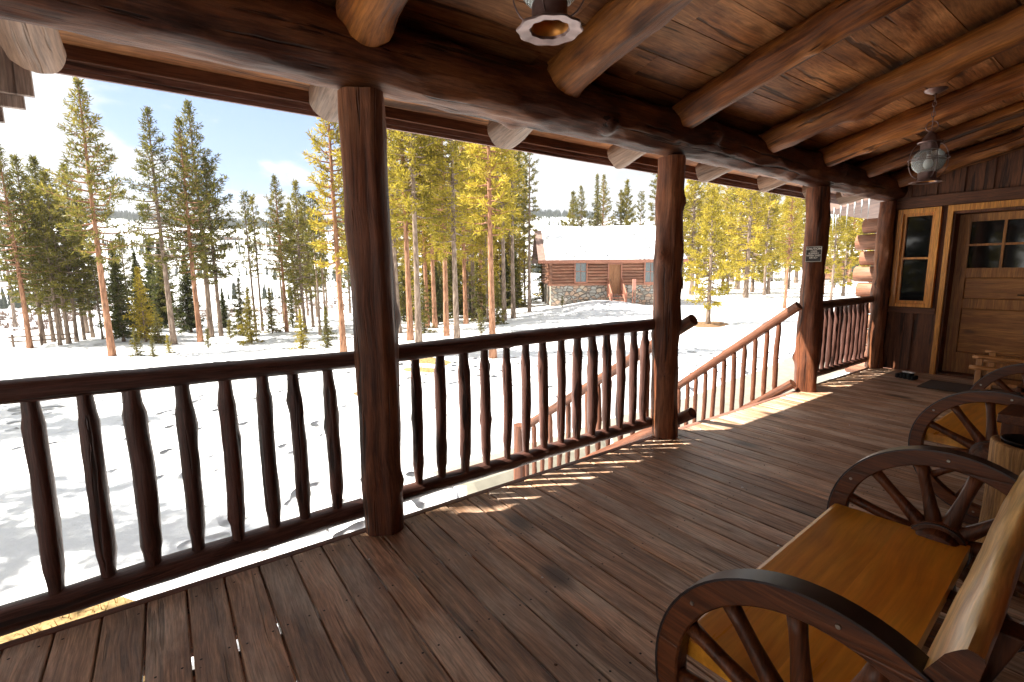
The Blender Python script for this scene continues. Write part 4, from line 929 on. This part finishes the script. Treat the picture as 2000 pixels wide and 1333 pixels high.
# unseen trees added out of the picture, shading the near deck and dappling the snow
for x,y,h in ((-5.1,-4.2,10),(-4.4,-5.4,11),(-15.5,-7.6,11),(-21,-8.4,12)): tree('F', x, y, h, 'unseen full green pine added outside the left picture edge to cast shade', 'added shade pines outside the left picture edge')
for k_,x,y,h in (('S',-4.8,-3.9,8.5),('A',-9.5,-6.2,11),('D',-7.4,-7.6,11),('D',-12,-7.8,11),('A',-11.5,-9.6,13),('D',-8.6,-9.8,12)): tree(k_, x, y, h, 'unseen conifer added outside the left picture edge to cast shade', 'added shade conifers outside the left picture edge')  # more unseen conifers added to thicken the deck shade and streak the snow

# far conifers on the hills: one mass
def hill_woods():
    rnd = random.Random(6); mb = MB(); n = 0; tries = 0
    while n < 9500 and tries < 90000:
        tries += 1; a = R(rnd.uniform(-13, 46)); r = rnd.choice([rnd.uniform(150,330), rnd.uniform(330,640), rnd.uniform(330,640), rnd.uniform(640,820), rnd.uniform(690,830), rnd.uniform(690,830)])
        x, y = -r*math.cos(a), r*math.sin(a); d = noise.noise(Vector((x*.012, y*.012, 4)))+.5*noise.noise(Vector((x*.04,y*.04,1)))
        if r > 640: ok = d > -.75
        elif r > 330: ok = d > .16
        else: ok = d > .2 and r > 210
        if not ok: continue
        n += 1; z = ground(x, y); h = rnd.uniform(4, 10)*(1.15 if r > 640 else .8); w_ = h*rnd.uniform(.11,.17); ph = rnd.uniform(0,6.28)
        for zz, q, hh in ((.08,1,.5),(.36,.75,.45),(.62,.48,.4)):
            v = [(x+w_*q*math.cos(ph+j*1.2566)*rnd.uniform(.7,1.15), y+w_*q*math.sin(ph+j*1.2566)*rnd.uniform(.7,1.15), z+h*(zz+rnd.uniform(-.04,.03))) for j in range(5)]+[(x,y,z+h*(zz+hh))]
            mb.add(v, [(j,(j+1)%5,5) for j in range(5)])
    tag(mb.build('hillside_forest', [leafmat('far_conifer', (.022,.032,.026), (.045,.055,.036), (.075,.08,.045))], recalc=False), 'dark conifers scattered over the snowy hills', kind='stuff')
hill_woods()
def brush():
    rnd = random.Random(8); mb = MB()
    for k in range(1500):
        a = R(rnd.uniform(-13, 24)); r = rnd.uniform(75, 230); x, y = -r*math.cos(a), r*math.sin(a)
        if noise.noise(Vector((x*.03, y*.03, 7))) < -.05: continue
        z = ground(x, y); s = rnd.uniform(.5,1.2)
        for j in range(16):
            b_ = rnd.uniform(0,6.28); o = rnd.uniform(0,.9)*s; px, py = x+o*math.cos(b_), y+o*math.sin(b_); t = (px+rnd.uniform(-.5,.5)*s, py+rnd.uniform(-.5,.5)*s, z+rnd.uniform(.5,1.3)*s)
            mb.add([(px-.07,py+.07,z-.1),(px+.07,py-.07,z-.1),t], [(0,1,2)])
    tag(mb.build('willow_brush', [plain('willow', (.16,.10,.075), .9, noise_amt=.4, nscale=.05)], recalc=False), 'bare brown willow brush across the snowy valley floor', kind='stuff')
brush()

# ------------------------------------------------------------------ cabins
STONE = None
def stone():
    m, N, L, P = newmat('field_stone'); tc = N.new('ShaderNodeTexCoord'); mp = N.new('ShaderNodeMapping'); mp.inputs['Scale'].default_value = (3.2,3.2,4.6); L.new(tc.outputs['Object'], mp.inputs[0])
    v = N.new('ShaderNodeTexVoronoi'); v.inputs['Scale'].default_value = 1; L.new(mp.outputs[0], v.inputs['Vector']); v2 = N.new('ShaderNodeTexVoronoi'); v2.feature = 'DISTANCE_TO_EDGE'; v2.inputs['Scale'].default_value = 1; L.new(mp.outputs[0], v2.inputs['Vector'])
    sp = N.new('ShaderNodeSeparateColor'); L.new(v.outputs['Color'], sp.inputs[0]); cr = N.new('ShaderNodeValToRGB'); e = cr.color_ramp.elements; e[0].color = (.20,.18,.15,1); e[1].color = (.42,.36,.28,1); e.new(.35).color = (.30,.30,.28,1); e.new(.7).color = (.36,.24,.17,1); L.new(sp.outputs[0], cr.inputs[0])
    r = N.new('ShaderNodeMapRange'); r.inputs['From Max'].default_value = .09; L.new(v2.outputs['Distance'], r.inputs['Value']); mx = N.new('ShaderNodeMix'); mx.data_type = 'RGBA'; L.new(r.outputs[0], mx.inputs[0]); mx.inputs[6].default_value = (.12,.10,.085,1); L.new(cr.outputs[0], mx.inputs[7]); L.new(mx.outputs[2], P.inputs['Base Color'])
    P.inputs['Roughness'].default_value = .9; b = N.new('ShaderNodeBump'); b.inputs['Distance'].default_value = .05; L.new(r.outputs[0], b.inputs['Height']); L.new(b.outputs[0], P.inputs['Normal']); return m
STONE = stone(); SHING = plain('shingle', (.20,.13,.11), .85, noise_amt=.3, nscale=5); CTRIM = plain('cabin_trim', (.30,.12,.075), .6); SNOWC = SNOW
def curtain_glass():
    m, N, L, P = newmat('cabin_glass'); P.inputs['Base Color'].default_value = (.02,.045,.05,1); P.inputs['Roughness'].default_value = .08; P.inputs['Specular IOR Level'].default_value = .9; return m
CG = curtain_glass()
def cabin(label, loc, rz, LX, DY, zs, zt, wins, door, rise, snow=.34, name='log_cabin', x_snow=-.35, vent=None):
    t = thing(name, label, 'cabin', loc, rz)
    m = MB(); m.box((.05,.05,-.6),(LX-.05,DY-.05,zs)); m.build('stone_base', [STONE], t)
    holes = [(a-.06,b+.06,c-.05,d+.05) for a,b,c,d in wins]+([(door[0]-.05,door[1]+.05,door[2],door[3]+.05)] if door else [])
    m = MB(); z = zs+.10; i = 0; pr_ = .205; rnd = random.Random(int(LX*10))
    while z < zt:
        segs = [(-.28 if i%2 else -.16, LX+(.28 if i%2 else .16))]
        for a,b,c,d in holes:
            if c-.08 < z < d+.06:
                ns = []
                for s0,s1 in segs:
                    if a > s0 and b < s1: ns += [(s0,a),(b,s1)]
                    else: ns.append((s0,s1))
                segs = ns
        for s0,s1 in segs:
            r_ = .108; nseg = max(2,int((s1-s0)/.8)); m.tube([(s0+(s1-s0)*q/nseg, .0+rnd.uniform(-.008,.008), z+rnd.uniform(-.008,.008)) for q in range(nseg+1)], [r_*rnd.uniform(.93,1.03) for q in range(nseg+1)], 10)
        m.tube([(-.0,-.26 if i%2 == 0 else -.16,z+.10),(-.0,DY,z+.10)], .106, 10); m.tube([(LX,-.26 if i%2 == 0 else -.16,z+.10),(LX,DY,z+.10)], .106, 10)
        z += pr_; i += 1
    m.build('log_wall', [cabin_log('X')], t, smooth='auto', recalc=False)
    m = MB(); m.box((.04,.05,zs),(LX-.04,DY-.04,zt+.05)); m.prism([(.04,zt+.05),(DY-.04,zt+.05),(DY/2,zt+rise*.9)], .04, LX-.04, 'X'); m.build('inner_wall', [CTRIM], t)
    for a,b,c,d in wins:
        m = MB(); m.box((a-.10,-.16,c-.10),(a,.10,d+.10)); m.box((b,-.16,c-.10),(b+.10,.10,d+.10)); m.box((a,-.16,d),(b,.10,d+.10)); m.box((a,-.17,c-.10),(b,.10,c)); m.box((a,-.10,(c+d)/2-.02),(b,-.06,(c+d)/2+.02)); m.box(((a+b)/2-.012,-.095,c),((a+b)/2+.012,-.065,d))
        wd = m.build('window', [CTRIM], t); m = MB(); m.box((a,-.055,c),(b,-.04,d)); m.build('pane', [CG], wd)
    if door:
        a,b,c,d = door
        m = MB(); m.box((a-.09,-.15,c),(a,.10,d+.09)); m.box((b,-.15,c),(b+.09,.10,d+.09)); m.box((a,-.15,d),(b,.10,d+.09)); m.build('door_frame', [CTRIM], t)
        m = MB(); k = 5
        for q in range(k): m.box((a+(b-a)*q/k+.006,-.07,c),(a+(b-a)*(q+1)/k-.006,-.03,d))
        dd = m.build('door', [wood('cabin_door', (.20,.085,.035), (.34,.16,.07), 'Z', 14, .6, .2)], t)
        m = MB(); m.tube([(a+.12,-.07,c+.95),(a+.12,-.13,c+.95)], .03, 8); m.build('handle', [plain('dark_brass', (.10,.07,.04), .4, .9)], dd)
        m = MB()
        for q in range(5): m.box((a-.05,-.45-.27*q,c-.19*(q+1)+.12),(b+.05,-.17-.27*q,c-.19*(q+1)+.17))
        m.build('step', [CTRIM], t)
        for xx in (a-.08,b+.08):
            m = MB(); m.tube([(xx,-.2,c+.95),(xx,-1.45,c+.05)], .05, 8); m.tube([(xx,-.2,c+.25),(xx,-1.45,c-.62)], .045, 8); m.tube([(xx,-1.45,c-1.2),(xx,-1.45,c+.12)], .06, 8); m.tube([(xx,-.2,c-.2),(xx,-.2,c+1.05)], .055, 8)
            for q in range(1,6): m.tube([(xx,-.2-.21*q,c+.28-.15*q),(xx,-.2-.21*q,c+.93-.15*q)], .028, 6)
            m.build('step_railing', [CTRIM], t, recalc=False)
    ov = .62; zr0 = zt-.02; sl = rise/(DY/2); ex = .85
    rf = MB(); poly = [(-ov,zr0-ov*sl*.6),(DY/2,zt+rise),(DY+ov,zr0-ov*sl*.6),(DY+ov,zr0-ov*sl*.6+.10),(DY/2,zt+rise+.12),(-ov,zr0-ov*sl*.6+.10)]
    rf.prism(poly, -ex, LX+ex, 'X'); roof = rf.build('roof', [SHING], t)
    m = MB(); m.box((-ex-.03,-ov-.05,zr0-ov*sl*.6-.10),(LX+ex+.03,-ov-.005,zr0-ov*sl*.6+.09)); m.build('fascia', [CTRIM], t)
    if snow:
        nx, ny = 46, 12; v = []; f = []
        for i in range(nx+1):
            for j in range(ny+1):
                x = x_snow+(LX+ex-.05-x_snow)*i/nx; u = j/ny; y = -ov+.02+(DY+ov*2-.04)*u; zb_ = zr0-ov*sl*.6+.11+(min(y+ov, DY+ov-y)/(DY/2+ov))*(rise+.02+ov*sl*.6)
                e = min(1, min(u,1-u)*9)**.5*min(1, min(i,nx-i)/2.2+.05)**.5
                if j in (0,ny): x_ = x; y += noise.noise(Vector((x*1.3,j,3)))*.16-.03*(1 if j == 0 else -1)
                hh = snow*e*(.85+.35*noise.noise(Vector((x*.35,y*.45,2)))+.12*noise.noise(Vector((x*1.2,y*1.2,6))))
                v.append((x, y, zb_+hh))
        for i in range(nx):
            for j in range(ny): f.append((i*(ny+1)+j, (i+1)*(ny+1)+j, (i+1)*(ny+1)+j+1, i*(ny+1)+j+1))
        m = MB(); m.add(v, f)
        m.build('roof_snow', [SNOWC], roof, smooth=True, recalc=False)
    if vent:
        m = MB(); m.box((vent[0]-.28,vent[1]-.2,vent[2]),(vent[0]+.28,vent[1]+.25,vent[2]+.42)); m.build('roof_vent', [plain('vent_grey', (.35,.36,.38), .5)], roof, bevel=.06)
    return t
cabin('log cabin across the snow with stone base, plank door and thick roof snow', (-25.45,21.55,-1.18), math.atan2(.82,.57), 8.3, 7.2, 1.52, 3.36,
      [(1.70,2.42,1.78,3.16),(6.45,7.20,1.72,3.10)], (3.98,4.78,.92,2.92), 2.05, vent=(6.0,2.2,4.75))
mp_ = thing('meter_post', 'pink-brown utility meter box on thin poles by the cabin door', 'meter box', (-25.45+.57*5.55+.82*.75,21.55+.82*5.55-.57*.75,-1.1), math.atan2(.82,.57))
m = MB(); m.box((-.11,-.08,1.15),(.11,.08,1.85)); m.build('meter_box', [plain('meter_pink', (.45,.20,.15), .6)], mp_, bevel=.01)
for x in (-.08,.08):
    m = MB(); m.tube([(x,0,-.2),(x,0,1.15)], .03, 8); m.build('pole', [CTRIM], mp_)
cabin('small log cabin half hidden behind trunks beyond the far railing', (-33.0,83.0,ground(-33,83)), R(10), 9, 6, .3, 3.6, [(3.2,5.0,.9,2.5)], None, 2.2)
cabin('tiny pinkish-brown cabin alone on the snowy valley side', (-421,-2,ground(-421,2)), R(88), 14, 8, .6, 3.2, [(3,5,1.5,2.8)], None, 2.0, snow=.2)
cabin('tiny snow-roofed cabin among conifers high on the hill', (-495,43,ground(-495,46)), R(80), 16, 8, .4, 2.6, [(3,5,1.2,2.3)], None, 2.6, snow=.5)

# corner of the neighbouring part of the house beyond the end wall
hc = thing('house_corner', 'stacked log ends of the house corner beyond the farthest post, hung with icicles', 'house', (-2.9,8.6,0))
for i,(z,x) in enumerate(((2.0,-.02),(1.765,-.09),(1.53,-.02),(1.295,-.08),(1.06,-.03),(.825,-.09),(.59,-.02),(.355,-.08),(.12,-.02),(-.115,-.08),(-.35,-.02),(-.585,-.08),(-.82,-.02),(-1.055,-.08),(-1.29,-.02))):
    M, L_ = aim((x,0,z),(3.2,0,z)); mb = log_mb(L_, .108+.008*(i%2), seed=400+i, sides=16, ring=.2, rough=.03); mb.build('wall_log', [cabin_log('Z'), end_grain()], hc, smooth=True, M=M, recalc=False)
m = MB(); m.box((.35,-.06,-1.4),(3.2,.06,2.1)); m.build('chinking', [plain('chink', (.30,.24,.19), .9)], hc)
m = MB(); m.prism([(-.55,2.24),(3.2,3.1),(3.2,3.22),(-.55,2.36)], -.12, 2.4); rf = m.build('roof', [SHING], hc)
rnd = random.Random(31); ic = MB()
for k in range(11):
    x, y = -.56+rnd.uniform(-.01,.01), -.10+k*.055; L_ = rnd.uniform(.05,.22) if k != 7 else .3
    ic.tube([(x,y,2.245),(x+.003,y,2.245-L_*.5),(x+.004,y,2.245-L_)], [.012,.007,.001], 6)
for k in range(6):
    x = -.4+k*.09; L_ = rnd.uniform(.08,.30); ic.tube([(x,-.125,2.27+.22*(x+.55)),(x,-.125,2.27-L_)], [.012,.001], 6)
icm, N_, L__, P_ = newmat('ice'); P_.inputs['Base Color'].default_value = (.8,.88,.92,1); P_.inputs['Roughness'].default_value = .12; P_.inputs['Transmission Weight'].default_value = .6
ic.build('icicles', [icm], rf, smooth=True)

fn = thing('rail_fence', 'short low rail fence in the snow at the foot of the left stand', 'fence', (-30.2,-5.0,ground(-30.2,-5.0)), R(80))
for x in (-.6,.35,1.3):
    m = MB(); m.tube([(x,0,-.2),(x,0,.55)], .05, 8); m.build('post', [BARK_G], fn)
for z in (.22,.42):
    m = MB(); m.tube([(-.75,.05,z),(1.5,.05,z+.02)], .035, 8); m.build('rail', [BARK_G], fn)

# ------------------------------------------------------------------ thin air over the valley
hz = MB(); hz.box((-1302,-1302,-12),(1302,1302,185))
hm = bpy.data.materials.new('haze'); hm.use_nodes = True; N = hm.node_tree.nodes; L = hm.node_tree.links
for n in list(N): N.remove(n)
ho = N.new('ShaderNodeOutputMaterial'); hv = N.new('ShaderNodeVolumePrincipled'); hv.inputs['Color'].default_value = (.86,.92,1,1); hv.inputs['Density'].default_value = .00030; hv.inputs['Anisotropy'].default_value = .2; L.new(hv.outputs[0], ho.inputs['Volume'])
h_ = hz.build('haze', [hm]); tag(h_, 'thin pale air over the valley', kind='stuff')
def litter():
    rnd = random.Random(12); mb = MB()
    for k in range(900):
        a = R(rnd.uniform(-16, 60)); r = 4+rnd.random()**.8*20; x, y = -r*math.cos(a), r*math.sin(a)
        if noise.noise(Vector((x*.35, y*.35, 2))) < .15: continue
        z = ground(x, y)+.008; L_ = rnd.uniform(.02,.09)*(1+r*.04); b_ = rnd.uniform(0, 6.28); w_ = .004+.0006*r; c, s_ = math.cos(b_), math.sin(b_)
        mb.add([(x-s_*w_,y+c*w_,z),(x+s_*w_,y-c*w_,z),(x+c*L_+s_*w_,y+s_*L_-c*w_,z+.012),(x+c*L_-s_*w_,y+s_*L_+c*w_,z+.012),(x+c*L_*.5,y+s_*L_*.5,z+.02)], [(0,1,4),(1,2,4),(2,3,4),(3,0,4)])
    tag(mb.build('snow_litter', [plain('twig', (.07,.045,.03), .9)], recalc=False), 'fallen needles and twigs scattered on the snow', kind='stuff')
litter()
